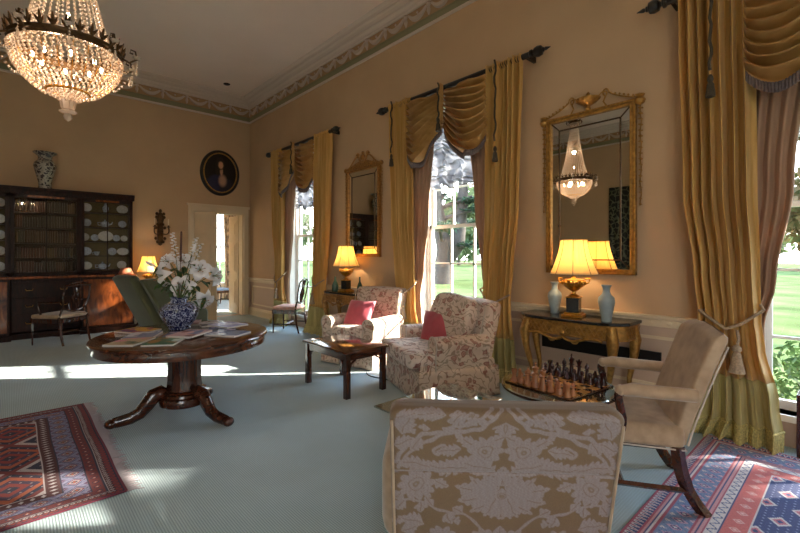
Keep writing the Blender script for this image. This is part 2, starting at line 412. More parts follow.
FILL_LW=[-3.6]; lh=[(y-.85,y+.85,.3,3.9) for y in FILL_LW]  # unseen left wall opening, added for daylight fill
mkl=lambda b,a,c,z0,z1:b.box(LX-.2,LX,a,c,z0,z1)
wl=struct(holed('wall_left',M['wall'],lh,NY-.2,BY,.88,CH,mkl))
struct(holed('dado',M['dado'],lh,NY-.2,BY,-.05,.88,mkl,wl))
FILL_FW=[-3.2]; fh=[(x-.85,x+.85,.3,3.9) for x in FILL_FW]  # opening added behind the camera to bring in fill daylight
mkf=lambda b,a,c,z0,z1:b.box(a,c,NY-.2,NY,z0,z1)
wn=struct(holed('wall_front',M['wall'],fh,LX,WX+.42,.88,CH,mkf))
struct(holed('dado',M['dado'],fh,LX,WX+.42,-.05,.88,mkf,wn))
# cornice: four runs, mitred
runs=[((WX,NY),(WX,BY),(-1,0)),((WX,BY),(LX,BY),(0,-1)),((LX,BY),(LX,NY),(1,0)),((LX,NY),(WX,NY),(0,1))]
top=[(0,5.0),(.03,5.0),(.045,5.015),(.045,5.035),(.075,5.05),(.095,5.075),(.095,5.095),(.15,5.11),(.18,5.13),(.18,5.145),(.225,5.155),(.25,5.175),(.26,5.19),(.26,5.2),(0,5.2)]
bot=[(0,4.655),(.022,4.655),(.03,4.668),(.022,4.685),(.022,4.695),(0,4.695)]
grn=[(0,4.695),(.014,4.695),(.014,4.775),(.022,4.78),(.022,4.795),(0,4.795)]
frz=[(0,4.795),(.006,4.795),(.006,5.0),(0,5.0)]
for k,(p0,p1,out) in enumerate(runs,1):
    c=struct(MB().strip(top,p0,p1,out,1,-1).strip(bot,p0,p1,out,1,-1).build('trim_%d'%k,M['cornice'],smooth=False))
    struct(MB().strip(grn,p0,p1,out,1,-1).build('painted_band',M['green'],c,smooth=False))
    struct(MB().strip(frz,p0,p1,out,1,-1).build('frieze',M['friezebg'],c,smooth=False))
    # plaster garlands
    if k>3: continue
    b=MB(); L=(Vector(p1)-Vector(p0)).length; d=(Vector(p1)-Vector(p0))/L; n=int(L/.46); st=L/n
    if k==3: n=int(n)
    for i in range(n):
        a=i*st
        def Pt(t,z,o=.012): return (p0[0]+d.x*(a+t)+out[0]*o,p0[1]+d.y*(a+t)+out[1]*o,z)
        b.tube([Pt(.05+(st-.1)*q/8,4.965-.105*4*(q/8)*(1-q/8)) for q in range(9)],[.018+.026*math.sin(PI*q/8) for q in range(9)],5)
        b.sph(Pt(0,4.965,.016),(.04,.04,.034),7,5)
        b.tube([Pt(0,4.95),Pt(.004,4.88),Pt(0,4.815)],[.016,.034,.012],5)
        b.sph(Pt(st/2,4.945,.01),(.02,.02,.02),6,4)
    struct(b.build('garland_moulding',M['swagw'],c))
# dado rails and baseboards
rail=[(0,.80),(.02,.80),(.024,.815),(.024,.865),(.045,.875),(.05,.90),(.035,.905),(0,.905)]
base=[(0,0),(.035,0),(.035,.13),(.028,.15),(.022,.17),(.01,.185),(0,.185)]
def yr(y0,y1): return (WX,y0),(WX,y1),(-1,0)
segs=[(NY,WIN[3]-HALF),(WIN[3]+HALF,WIN[2]-HALF),(WIN[2]+HALF,WIN[1]-HALF),(WIN[1]+HALF,WIN[0]-HALF),(WIN[0]+HALF,BY)]
b=MB(); bb=MB(); carv=MB(); pan=MB()
for y0,y1 in segs:
    p0,p1,o=yr(y0,y1); b.strip(rail,p0,p1,o); bb.strip(base,p0,p1,o)
    n=int((y1-y0)/.075)
    for i in range(n):
        y=y0+.04+i*.075; carv.sph((WX-.026,y,.84),(.012,.026,.018),6,4)
    # dado panel mouldings
    pm=[(0,0),(.014,0),(.018,.012),(.01,.03),(0,.03)]
    a0,a1=y0+.18,y1-.18
    for z in (.27,.70): pan.box(WX-.016,WX,a0,a1,z-.014,z+.014)
    for y in (a0,a1): pan.box(WX-.016,WX,y-.014,y+.014,.27,.70)
t5=struct(b.build('trim_5',M['cream'],smooth=False))
struct(carv.build('rail_carving',M['cream'],t5)); struct(pan.build('panel_moulding',M['cream'],t5,smooth=False))
struct(bb.build('baseboard_right',M['cream'],smooth=False))
struct(MB().strip(rail,(2.9,BY),(LX,BY),(0,-1)).build('trim_6',M['cream'],smooth=False))
struct(MB().strip(base,(2.9,BY),(LX,BY),(0,-1)).build('baseboard_back',M['cream'],smooth=False))
struct(MB().strip(rail,(LX,BY),(LX,NY),(1,0)).build('trim_7',M['cream'],smooth=False))
struct(MB().strip(base,(LX,BY),(LX,NY),(1,0)).build('baseboard_left',M['cream'],smooth=False))
# ------------------------------------------------------------------ windows
def window(n,yc):
    b=MB(); y0,y1=yc-HALF,yc+HALF
    # lining of the reveal + box frame + sill board
    b.box(WX-.01,WX+.28,y0,y0+.03,ZS,ZT); b.box(WX-.01,WX+.28,y1-.03,y1,ZS,ZT); b.box(WX-.01,WX+.28,y0,y1,ZT-.03,ZT)
    for ya,yb in((y0+.03,y0+.07),(y1-.07,y1-.03)): b.box(WX+.12,WX+.24,ya,yb,ZS,ZT)
    # jamb panels
    for za,zb in((.4,1.3),(1.45,3.3)):
        for y in (y0+.03,y1-.034): b.box(WX+.02,WX+.10,y,y+.006,za,zb)
    # architrave on the room side
    for ya,yb in((y0-.1,y0+.005),(y1-.005,y1+.1)): b.box(WX-.03,WX,ya,yb,0,ZT+.1)
    b.box(WX-.03,WX,y0-.1,y1+.1,ZT-.005,ZT+.1)
    w=struct(b.build('window_%d'%n,M['white'],smooth=False))
    struct(MB().box(WX-.02,WX+.29,y0,y1,ZS-.05,ZS).build('window_sill',M['white'],w,smooth=False))
    a0,a1=y0+.07,y1-.07
    for nm,x,za,zb,hb in(('lower_sash',WX+.14,ZS,1.87,(.80,1.335)),('upper_sash',WX+.19,1.83,ZT-.03,(2.39,2.93))):
        s=MB()
        s.box(x,x+.045,a0,a0+.04,za,zb); s.box(x,x+.045,a1-.04,a1,za,zb)
        s.box(x,x+.045,a0,a1,za,za+(.07 if za<1 else .045)); s.box(x,x+.045,a0,a1,zb-.045,zb)
        for k in(1,2):
            y=a0+(a1-a0)*k/3; s.box(x+.008,x+.04,y-.011,y+.011,za,zb)
        for z in hb: s.box(x+.008,x+.04,a0,a1,z-.011,z+.011)
        so=struct(s.build(nm,M['white'],w,smooth=False))
        struct(MB().box(x+.021,x+.025,a0+.01,a1-.01,za+.01,zb-.01).build('pane',M['glass'],so,smooth=False))
    l=bpy.data.lights.new('window_portal','AREA'); l.shape='RECTANGLE'; l.size=2*HALF; l.size_y=ZT-ZS
    l.cycles.is_portal=True
    o=bpy.data.objects.new('window_portal',l); COL.objects.link(o); o.location=(WX+.46,yc,(ZS+ZT)/2); o.rotation_euler=(0,R(90),0)
    l.size,l.size_y=ZT-ZS,2*HALF
for i,w in enumerate(WIN,1): window(i,w)
def fill_window(n,T,rz):  # extra windows out of view, added to brighten the room with skylight
    b=MB()
    for a,c in((-.85,-.79),(.79,.85),(-.30,-.27),(.27,.30)): b.box(a,c,-.03,.03,.3,3.9)
    for z in(.3,.9,1.5,2.1,2.7,3.3,3.85): b.box(-.85,.85,-.03,.03,z,z+.05)
    w=struct(b.build('window_%d'%n,M['white'],loc=T,rz=rz,smooth=False)); struct(MB().box(-.8,.8,-.004,.004,.33,3.87).build('pane',M['glass'],w,smooth=False))
    l=bpy.data.lights.new('window_portal','AREA'); l.shape='RECTANGLE'; l.size=1.7; l.size_y=3.6; l.cycles.is_portal=True
    o=bpy.data.objects.new('window_portal',l); COL.objects.link(o); o.location=(T[0]+.13*math.sin(rz),T[1]-.13*math.cos(rz),2.1); o.rotation_euler=(R(90),0,rz)
for i,x in enumerate(FILL_FW): fill_window(6+i,(x,NY-.1,0),0)
for i,y in enumerate(FILL_LW): fill_window(8+i,(LX-.1,y,0),R(-90))
# ------------------------------------------------------------------ door wall and the next room
b=MB()
for x0,x1 in((2.93,3.05),(4.17,4.29)): b.box(x0,x1,BY-.035,BY,0,2.45); b.box(x0+.02,x1-.02,BY-.05,BY-.03,0,2.45)
b.box(2.93,4.29,BY-.035,BY,2.44,2.56); b.box(2.9,4.32,BY-.06,BY,2.56,2.61); b.box(2.95,4.27,BY-.05,BY-.03,2.46,2.54)
b.box(3.05,3.07,BY,BY+.24,0,2.44); b.box(4.15,4.17,BY,BY+.24,0,2.44); b.box(3.05,4.17,BY,BY+.24,2.42,2.44)
d1=struct(b.build('door_1',M['cream'],smooth=False))
def leaf(name,parent,loc,ang,mirror=1):
    e=bpy.data.objects.new(name,None); COL.objects.link(e); e.parent=parent; e.location=loc; e.rotation_euler=(0,0,ang)
    m=MB(); W=.55
    m.box(0,W,-.02,.02,.01,2.41)
    for za,zb in((.2,.85),(1.0,1.75),(1.9,2.28)):
        for s in(-1,1):
            y0,y1=(.02,.032) if s>0 else(-.032,-.02)
            m.box(.08,W-.08,y0,y1,za,zb); 
            m.box(.13,W-.13,-.048 if s<0 else .03,-.03 if s<0 else .048,za+.06,zb-.06)
    struct(m.build('door_leaf',M['cream'],e,smooth=False,bev=.004))
    k=MB()
    for s in(-1,1): k.sph((W-.05,s*.06,1.02),.024); k.tube([(W-.05,s*.02,1.02),(W-.05,s*.05,1.02)],.01)
    struct(k.build('door_handle',M['black'],e))
    return struct(e)
leaf('door_2',None,(3.07,BY-.01,0),R(-55))
leaf('door_3',None,(4.15,BY+.22,0),R(91))
# next room shell
n=struct(MB().box(2.2,5.45,BY+.24,14.2,-.1,0).build('floor_2',M['carpet'],smooth=False))
struct(MB().box(2.2,5.45,BY+.24,14.2,3.4,3.5).build('ceiling_2',M['ceil'],smooth=False))
struct(MB().box(2.1,2.2,BY+.24,14.2,0,3.4).build('wall_left_2',M['cream'],smooth=False))
struct(MB().box(5.45,5.55,BY+.24,14.2,0,3.4).build('wall_right_2',M['cream'],smooth=False))
b=holed('wall_back_2',M['cream'],[(4.35,5.35,.5,2.9)],2.2,5.45,0,3.4,lambda b,a,c,z0,z1:b.box(a,c,14.0,14.2,z0,z1)); struct(b)
b=MB().box(4.35,4.41,14.02,14.1,.5,2.9).box(5.29,5.35,14.02,14.1,.5,2.9).box(4.35,5.35,14.02,14.1,.5,.56).box(4.35,5.35,14.02,14.1,2.84,2.9).box(4.35,5.35,14.03,14.08,1.68,1.74)
for x in(4.68,5.0): b.box(x,x+.02,14.04,14.08,.5,2.9)
for z in(1.1,2.3): b.box(4.35,5.35,14.04,14.08,z,z+.02)
w5=struct(b.build('window_5',M['white'],smooth=False))
struct(MB().box(4.37,5.33,14.055,14.06,.52,2.88).build('pane',M['glass'],w5,smooth=False))
l=bpy.data.lights.new('window_portal','AREA'); l.shape='RECTANGLE'; l.size=1; l.size_y=2.4; l.cycles.is_portal=True
o=bpy.data.objects.new('window_portal',l); COL.objects.link(o); o.location=(4.85,14.25,1.7); o.rotation_euler=(R(-90),0,0)
# patterned curtain in the next room
M['toile']=mat('toile',lin(170,148,124),.7,var=.75,vs=9)
b=MB().grid(lambda u,v:(5.08+u*.5+.02*math.sin(v*5),13.9-.04*math.sin(u*2*PI*5),.02+v*2.95),60,14)
tag(b.build('patterned_curtain',M['toile'],solid=.01),'brown patterned curtain hanging beyond the open doorway','curtain')
def dining_chair(name,label,loc,F,seatm,w=.48,shield=True,group=None):
    t=thing(name,label,'chair',loc,face(F),group); h=.46
    MB().rbox((0,0,h),(w,w*.92,.07),.03,3).build('seat',seatm,t)
    s=MB().box(-w/2,w/2,-w*.46,-w*.42,h-.1,h-.03).box(-w/2,w/2,w*.42,w*.46,h-.1,h-.03).box(-w/2,-w/2+.02,-w*.45,w*.45,h-.1,h-.03).box(w/2-.02,w/2,-w*.45,w*.45,h-.1,h-.03)
    s.build('seat_frame',M['mahv'],t,smooth=False)
    for sx in(-1,1):
        MB().tube([(sx*(w/2-.025),-w*.43,h-.05),(sx*(w/2-.025),-w*.43,0)],[.022,.014],4).build('leg',M['mahv'],t,smooth=False)
        MB().tube([(sx*(w/2-.025),w*.43,h),(sx*(w/2-.03),w*.47,.2),(sx*(w/2-.03),w*.56,0)],[.022,.02,.016],6).build('leg',M['mahv'],t)
    for sx in(-1,1): MB().tube([(sx*(w/2-.03),-w*.42,.16),(sx*(w/2-.03),w*.46,.16)],.011,4).build('stretcher',M['mahv'],t,smooth=False)
    MB().tube([(-w/2+.03,0,.16),(w/2-.03,0,.16)],.011,4).build('stretcher',M['mahv'],t,smooth=False)
    k=MB(); yb=w*.43
    def bp(x,z): return (x,yb+(z-h)*.18,z)
    if shield:
        for sx in(-1,1): k.tube([bp(sx*(w/2-.03),h),bp(sx*(w/2-.06),h+.12)],.017,6)
        pts=[(-.17,.14),(-.2,.3),(-.19,.47),(-.1,.53),(0,.55),(.1,.53),(.19,.47),(.2,.3),(.17,.14),(.09,.09),(0,.07),(-.09,.09)]
        k.tube([bp(x*w/.46,h+z) for x,z in pts],.015,6,closed=True)
        k.build('back_frame',M['mahv'],t)
        q=MB()
        for x in(-.08,-.04,0,.04,.08): q.tube([bp(x*.5,h+.09),bp(x*1.2,h+.25),bp(x*.6,h+.38),bp(x*1.1,h+.52)],[.008,.011,.008,.01],6)
        q.sph(bp(0,h+.4),(.05,.012,.07)); q.build('splat',M['mahv'],t)
    return t
dining_chair('dining_chair','dark wooden chair with blue seat beyond the open doorway',(4.48,12.6,0),(.3,-.95),M['blueseat'])
# ------------------------------------------------------------------ outdoors
struct(MB().box(-60,120,-90,NY-.3,-.5,-.35).box(4.9,120,NY-.3,120,-.5,-.35).build('lawn',M['grass'],smooth=False))
def leaves(b,c,r,n,size,flat=1,seed=1):
    rd=random.Random(seed)
    for _ in range(n):
        while True:
            x,y,z=[rd.uniform(-1,1) for _ in range(3)]
            if x*x+y*y+z*z<1: break
        p=Vector((c[0]+x*r[0],c[1]+y*r[1],c[2]+z*r[2])); s=size*rd.uniform(.6,1.4)
        a=Vector((rd.gauss(0,1),rd.gauss(0,1),rd.gauss(0,flat))).normalized(); e=a.orthogonal().normalized(); g=a.cross(e) if flat>.5 else Vector((0,0,1)).cross(a)
        if g.length<.01: g=e
        g.normalize()
        b.add([p-a*s,p+g*s*.5,p+a*s,p-g*s*.5],[(0,1,2,3)])
    return b
# cedar beyond the middle window
t=thing('cedar_tree','tall dark cedar with spreading tiers on the lawn outside','tree',(20.0,17.9,-.35))
b=MB().tube([(0,0,0),(.1,-.1,2.2),(-.3,.3,5),(-.5,.4,9),(-.6,.5,15)],[.62,.5,.42,.36,.12],10)
b.tube([(.1,-.1,1.2),(.7,-.7,2.4),(.9,-.9,5.2),(1.0,-1,10)],[.45,.42,.34,.16],10)
rd=random.Random(3); fl=MB()
for k in range(15):
    z=2.4+k*.72; a=rd.uniform(0,2*PI) if k%3 else R(-48+rd.uniform(-25,25)); L=rd.uniform(2.6,4.6)
    e=(L*math.cos(a),L*math.sin(a),z+.25-rd.uniform(0,.7))
    b.tube([(0,0,z-.5),(e[0]*.5,e[1]*.5,z+.1),e],[.15,.1,.04],6)
    for q in(.5,.8,1.0): leaves(fl,(e[0]*q,e[1]*q,e[2]+.05),(1.2,1.2,.22),150,.22,.35,k*7+int(q*10))
b.build('trunk',M['bark'],t); fl.build('foliage',M['cedar'],t,smooth=False)
# mixed tree beyond the near window
def tree(name,label,loc,h,r,n,size,mt,trunk=.2,seed=1,low=.25,group=None):
    t=thing(name,label,'tree',loc,group=group)
    MB().tube([(0,0,0),(.05*h*.1,0,h*.3),(0,.02*h,h*.8)],[trunk,trunk*.7,trunk*.25],8).build('trunk',M['bark'],t)
    f=MB(); rd=random.Random(seed)
    for k in range(9):
        leaves(f,(rd.uniform(-.6,.6)*r,rd.uniform(-.6,.6)*r,h*(low+.08)+rd.random()*h*(.9-low)),(r*.55,r*.55,h*.17),n//9,size,1,seed*31+k)
    f.build('foliage',mt,t,smooth=False); return t
tree('garden_tree','green and russet leafed garden tree outside the near window',(14.4,-.3,-.35),6.5,2.0,5200,.16,M['autumn'],.16,5,.3)
tree('garden_tree','small pale bush tree on the lawn outside the far window',(19,27,-.35),4.2,1.9,1300,.25,M['treefar'],.12,8,.2)
for k,(x,y,h,r) in enumerate([(46,62,11,6),(58,48,12,7),(66,30,11,7),(70,12,10,7),(66,-4,8,6),(38,76,12,7)]):
    tree('parkland_tree','pale green parkland tree in the distant belt beyond the lawn',(x,y,-.35),h,r,1500,.75,M['treefar'],.35,20+k,.12,group='distant parkland trees')
t=thing('garden_tree','unseen tree added beyond the near window to block part of its sun','tree',(16.2,-9.7,-.35))
MB().tube([(0,0,0),(.1,0,4),(0,.1,9)],[.2,.15,.06],8).build('trunk',M['bark'],t)  # added out of view to shade the near window from the sun
f=MB(); leaves(f,(0,0,6.80),(1.7,1.7,.33),5200,.12,1,41); leaves(f,(0,0,8.95),(2.0,2.0,1.15),4200,.15,1,42); f.build('foliage',M['autumn'],t,smooth=False)  # two leaf layers shaped to leave a gap for one sun streak
hb=MB()
for k in range(9): leaves(hb,(6.0+.1*(k%2),.42-k*.42,.02),(.42,.36,.56),900,.045,1,60+k)
tag(hb.build('box_hedge',M['hedge'],smooth=False),'low clipped dark green hedge outside the near window','hedge')
# ------------------------------------------------------------------ curtains
def interp(tab,z):
    tab=sorted(tab)
    if z<=tab[0][0]: return tab[0][1:]
    for a,c in zip(tab,tab[1:]):
        if z<=c[0]:
            t=(z-a[0])/(c[0]-a[0]); t=t*t*(3-2*t)
            return tuple(a[i]+(c[i]-a[i])*t for i in range(1,len(a)))
    return tab[-1][1:]
RODX=WX-.17; RODZ=3.63
def curtain(yc,side,label,flare=0,seed=0,lin_=True):
    t=thing('gold_curtain',label,'curtain',(RODX,yc,0),group='gold silk curtains at the windows')
    #      z   outer  inner  amp  xoff
    tab=[(0,1.06+flare,.44-flare*.7,.06,.0-flare*.25),(.35,1.02+flare*.45,.48-flare*.2,.05,-.01-flare*.1),(.78,.98,.56,.035,-.02),(.95,.97,.58,.03,-.01),(1.3,1.0,.59,.042,0),(2.0,1.07,.61,.05,0),(3.67,1.11,.63,.052,0)]
    N=6.5
    def pt(u,z):
        o,i,amp,xo=interp(tab,z)
        ph=seed*1.7+.5*math.sin(z*1.3+seed)
        fold=math.sin(2*PI*N*u+ph+1.1*math.sin(u*5+seed))+.45*math.sin(2*PI*N*.43*u+ph*1.3)+.3*math.sin(2*PI*N*1.9*u+ph*2+z*.7)
        y=o+(i-o)*(u+.012*math.cos(2*PI*N*u+ph))
        nz=.012*noise.noise(Vector((u*9+seed*5,z*1.6,0)))
        return (xo-amp*fold*.8+nz,side*y,z)
    MB().grid(lambda u,v:pt(u,(.5+v*3.17)),180,44).build('drape',M['silk'],t,solid=.004)
    MB().grid(lambda u,v:pt(u,.12+v*.38),180,10).build('skirt_panel',M['silk2'],t,solid=.004)
    def fr(u,v):
        x,y,z=pt(u,.13); k=1-v
        return (x-.05*k-.012*math.sin(u*2*PI*70)*k,y*(1+.05*k*(1 if u<.5 else -.0)),.012+.13*v+.006*math.sin(u*400))
    MB().grid(fr,420,3).build('fringe',M['fringeg'],t,solid=.006)
    b=MB().tube([pt(q/60,.14)[:2]+(.14,) for q in range(61)],.013,6); b.build('fringe_heading',M['fringeg'],t)
    # header under the rod
    h=MB().grid(lambda u,v:(-.03*math.cos(v*2*PI)+.0-.02*math.sin(2*PI*18*u),side*(1.11-.48*u),RODZ+.035*math.sin(v*2*PI)),90,10,wv=True); h.build('heading',M['silk'],t)
    # taupe lining turned back behind the gold
    lt=[(0,.75,.50),(.9,.78,.57),(1.25,.76,.50),(2.0,.74,.40),(3.4,.72,.26)]
    def ln(u,v):
        z=.05+v*3.35; o,i=interp(lt,z)
        return (.095+.022*math.sin(2*PI*5*u+z*.4+seed),side*(o+(i-o)*u),z)
    if lin_: MB().grid(ln,80,36).build('lining',M['lining'],t,solid=.004)
    # rope tieback and its tassel
    o,i,_,_=interp(tab,.93); zt=.93
    pts=[(.05,side*(o-.07),zt+.08),(-.03,side*(o-.01),zt+.07),(-.09,side*(o-.12),zt+.0),(-.10,side*(o+i)/2,zt-.05),(-.09,side*(i+.1),zt+.0),(-.03,side*(i-.02),zt+.11),(.07,side*(i+.03),zt+.17)]
    tb=MB().tube(pts,.012,8).build('tieback',M['rope'],t)
    ty=side*((o+i)/2-.07)
    b=MB().tube([(-.105,ty,zt-.05),(-.115,ty-.012,zt-.12),(-.115,ty,zt-.17)],.01,6)
    b.lathe([(.012,0),(.03,-.015),(.033,-.04),(.02,-.055),(.028,-.07),(.042,-.15),(.055,-.21),(.03,-.215)],18,(-.118,ty,zt-.16),lambda a,z:1+.08*math.sin(9*a)*(z<-.06))
    b.build('tassel',M['rope'],tb)
    return t
def rod(yc,label):
    t=thing('curtain_rod',label,'curtain rod',(RODX,yc,RODZ),group=None)
    MB().tube([(0,-1.2,0),(0,1.2,0)],.033,12).build('pole',M['black'],t)
    for s in(-1,1):
        b=MB(); b.T=Matrix.Rotation(-s*PI/2,4,'X')
        b.lathe([(.034,1.2),(.044,1.21),(.044,1.23),(.022,1.24),(.022,1.25),(.05,1.265),(.058,1.30),(.05,1.335),(.02,1.35),(.026,1.36),(.014,1.37),(.02,1.385),(.003,1.44)],16)
        b.build('finial',M['black'],t)
        MB().box(.0,.17,s*1.16-.015,s*1.16+.015,-.03,.03).build('bracket',M['black'],t,smooth=False)
    return t
def swag(yc,label,seed=0):
    t=thing('swag_valance',label,'curtain valance',(RODX,yc,0))
    for s in(-1,1):
        def pt(u,v,s=s):
            y=.012+u*.655
            za=3.56-.47*v; zb=3.56-.70*v
            sg=(.05+.25*v)*(math.sin(PI*u**1.15)**.8)
            z=za+(zb-za)*u**1.25-sg
            ph=PI*(9.0*v+.25*math.sin(3*u+seed)+.3*noise.noise(Vector((u*3,v*4,seed))))
            fold=1-abs(math.sin(ph))**1.4
            x=-.03-.13*fold*(.3+.7*math.sin(PI*(.1+.8*u)))-.05*math.sin(PI*u)*(.4+.6*v)
            return (x,s*y,z+.03*fold*math.sin(PI*(.1+.8*u)))
        sw=MB().grid(pt,44,200).build('swag',M['swag'],t,solid=.004)
        MB().grid(lambda u,v:(pt(u,1)[0]-.006*math.sin(u*2*PI*34),pt(u,1)[1],pt(u,1)[2]-.075*v),200,2).build('fringe',M['fringe'],sw,solid=.005)
    b=MB().grid(lambda u,v:(-.10-.03*math.sin(u*PI)-.01*math.cos(u*6*PI),-.04+.08*u,3.62-.5*v+.02*math.sin(u*PI)),14,6); b.build('centre_pleat',M['swag'],t,solid=.004)
    return t
def tassel_cord(y,z0,z1,label,x=-.16):
    t=thing('tassel_cord',label,'tassel',(RODX+x,y,0))
    L=z0-z1; MB().tube([(.012*math.sin(k*1.3),.008*math.cos(k*1.9),z0-L*.8*k/14) for k in range(15)],.011,7).build('cord',M['ropedk'],t)
    b=MB().lathe([(.008,.0),(.017,-.015),(.021,-.04),(.014,-.06),(.024,-.075),(.034,-.17),(.028,-.175)],14,(0,0,z1+.17),lambda a,z:1+.09*math.sin(7*a)*(z<-.1)); b.build('tassel',M['ropedk'],t)
def blind(yc,label,seed=0):
    def pt(u,v):
        z=3.42-v*.98; s=abs(math.sin(PI*4*u))
        z-=.07*v*s
        nz=noise.noise(Vector((u*7+seed,v*9,1.3)))+.5*noise.noise(Vector((u*15+seed,v*20,4)))
        w=noise.noise(Vector((u*4+seed*2,v*5,9)))
        x=.0-.075*nz-.05*abs(math.sin(PI*(7*v+2.2*w+.7*s)))-.03*s
        return (x,-.55+1.1*u+.01*nz,z+.03*nz)
    o=MB().grid(pt,80,80).build('ruched_blind',M['blind'],loc=(WX+.11,yc,0),solid=.003)
    return tag(o,label,'blind')
nm={0:'far',1:'middle',2:'near'}
for k,yc in enumerate(WIN[:3]):
    n=nm[k]
    rod(yc,'black curtain rod with turned finials above the %s window'%n)
    swag(yc,{0:'gold swag valance over the far window, next to the doorway',1:'gold silk swags of the middle window behind the armchairs',2:'gold swags with grey fringe above the near window'}[k],k)
    curtain(yc,1,{0:'gold curtain tied back nearest the doorway corner',1:'gold curtain at the middle window, on the side toward the smaller mirror',2:'gold curtain with tasselled rope tieback behind the upholstered open armchair'}[k],0 if k else .05,k*2+1)
    if k<2: curtain(yc,-1,{0:'gold curtain pooling on the carpet behind the pale side chair',1:'gold curtain between the floral armchair and the large gilt mirror'}[k],.0 if k else .12,k*2+2,bool(k))
    if k==2: curtain(yc,-1,'unseen gold curtain of the near window, added to narrow its sunlight',0,6)  # out of view, added because it narrows the sun patch on the floor
    blind(yc,'silver grey ruched blind at the top of the %s window'%n,k*3)
    if k==1:
        tassel_cord(yc+.9,3.64,2.72,'dark tasselled cord on the middle window curtain nearer the smaller mirror')
        tassel_cord(yc-.86,3.64,2.5,'dark tasselled cord on the middle window curtain nearer the large mirror')
        tassel_cord(yc,3.64,3.02,'dark tassel hanging between the two swags of the middle window')
    if k==2: tassel_cord(yc+.86,3.7,2.68,'dark rope tassel hanging down the gold curtain of the near window')
    if k==0: tassel_cord(yc,3.64,3.02,'dark tassel hanging between the two swags of the far window')
# ------------------------------------------------------------------ gilt mirrors
def mirror(y,z0,z1,w,label,crest,frame_m):
    t=thing('wall_mirror',label,'mirror',(WX,y,0))
    fw=.044
    def rect(b,d,x0,x1,wd):   # rectangular ring inset d, width wd
        a=w-d; b.box(x0,x1,-a,-a+wd,z0+d,z1-d); b.box(x0,x1,a-wd,a,z0+d,z1-d)
        b.box(x0,x1,-a,a,z0+d,z0+d+wd); b.box(x0,x1,-a,a,z1-d-wd,z1-d)
    b=MB(); rect(b,0,-.055,0,.02); rect(b,.02,-.042,0,.012); rect(b,.032,-.05,0,.02); b.build('frame',frame_m,t,smooth=False,bev=.004)
    MB().box(-.022,-.018,-w+.04,w-.04,z0+.04,z1-.04).build('mirror_glass',M['mirror'],t,smooth=False)
    b=MB(); rect(b,.135,-.03,-.02,.012)
    for sy in(-1,1):
        for zc,sz in((z0,1),(z1,-1)): b.tube([(-.025,sy*(w-.05),zc+sz*.05),(-.025,sy*(w-.14),zc+sz*.14)],.006,4)
        b.sph((-.028,sy*(w-.141),z0+.5),(.006,.014,.014),6,4)
    b.build('glass_fillet',M['bronze'],t,smooth=False)
    c=MB()
    if crest=='urn':
        c.T=Matrix.Translation((-.03,0,z1))
        c.lathe([(.02,.0),(.03,.02),(.018,.03),(.02,.045),(.07,.07),(.115,.10),(.12,.115),(.05,.13),(.015,.15),(.02,.165),(.004,.19)],16)
        for s in(-1,1):
            c.tube([(0,s*(.17+.035*math.cos(q*.7)*(1-q/14)),.13+.05*math.sin(q*.7)*(1-q/14)) for q in range(12)],.008,5)
            c.tube([(0,s*.17,.1),(0,s*.15,.05),(0,s*.18,0)],.008,5)
            c.tube(bez((0,s*.2,.13),(0,s*.28,.07),(0,s*.36,.04),(0,s*(w-.01),.02)),.007,5)
            for q in range(6): c.sph((0,s*(.22+.04*q),.12-.016*q-.0),.011,6,4)
            c.tube(bez((0,s*.1,.11),(0,s*.12,.15),(0,s*.15,.16),(0,s*.17,.14)),.006,5)
            c.lathe([(.0,-.05),(.04,-.03),(.05,0),(.03,.03),(.045,.05),(.0,.07)],10,(0,s*(w+.03),-.02),lambda a,z:1+.2*math.sin(5*a))
    else:
        c.T=Matrix.Translation((-.03,0,z1))
        for s in(-1,1):
            c.tube(bez((0,s*(w+.02),-.0),(0,s*.3,.02),(0,s*.28,.16),(0,s*.14,.19)),[.02-.0008*q for q in range(13)],6)
            c.tube([(0,s*(.13+.04*math.cos(q*.7)*(1-q/14)),.2+.05*math.sin(q*.7)*(1-q/14)) for q in range(12)],.012,5)
            c.tube(bez((0,s*.12,.2),(0,s*.08,.1),(0,s*.05,.06),(0,0,.05)),.014,5)
            c.tube(bez((0,s*.30,.08),(0,s*.25,0),(0,s*.12,.05),(0,s*.05,.12)),.009,5)
            c.sph((0,s*(w+.03),0),(.03,.04,.04),8,6)
        c.sph((0,0,.16),(.025,.06,.055)); c.sph((0,0,.23),(.02,.03,.03))
        c.prism([(-w,0),(w,0),(.25,.06),(.12,.10),(-.12,.10),(-.25,.06)],-.005,.01,'x')
    c.build('crest',frame_m,t)
    for s in(-1,1):
        h=MB(); rd=random.Random(4)
        yy=s*(w+.035); L=.95 if crest=='urn' else 1.15; n=int(L/.05)
        h.tube([(-.02,yy+.006*math.sin(q*1.5),z1-.05-L*q/n) for q in range(n+1)],.005,5)
        for q in range(n):
            z=z1-.09-L*q/n; sc=1-.45*q/n
            for k in(-1,1): h.sph((-.022,yy+k*.012*sc,z+.004*k),(.008,.013*sc,.009*sc),6,4)
            if q%4==1: h.sph((-.025,yy,z),(.011,.016*sc,.016*sc),6,5)
        h.build('side_garland',frame_m,t)
    return t
mirror(1.89,1.26,2.91,.448,'large rectangular gilt mirror with urn crest reflecting the chandelier','urn',M['gold'])
mirror(5.62,1.42,2.91,.45,'smaller dull gilt mirror with scrolled crest between far and middle windows','scroll',M['giltdk'])
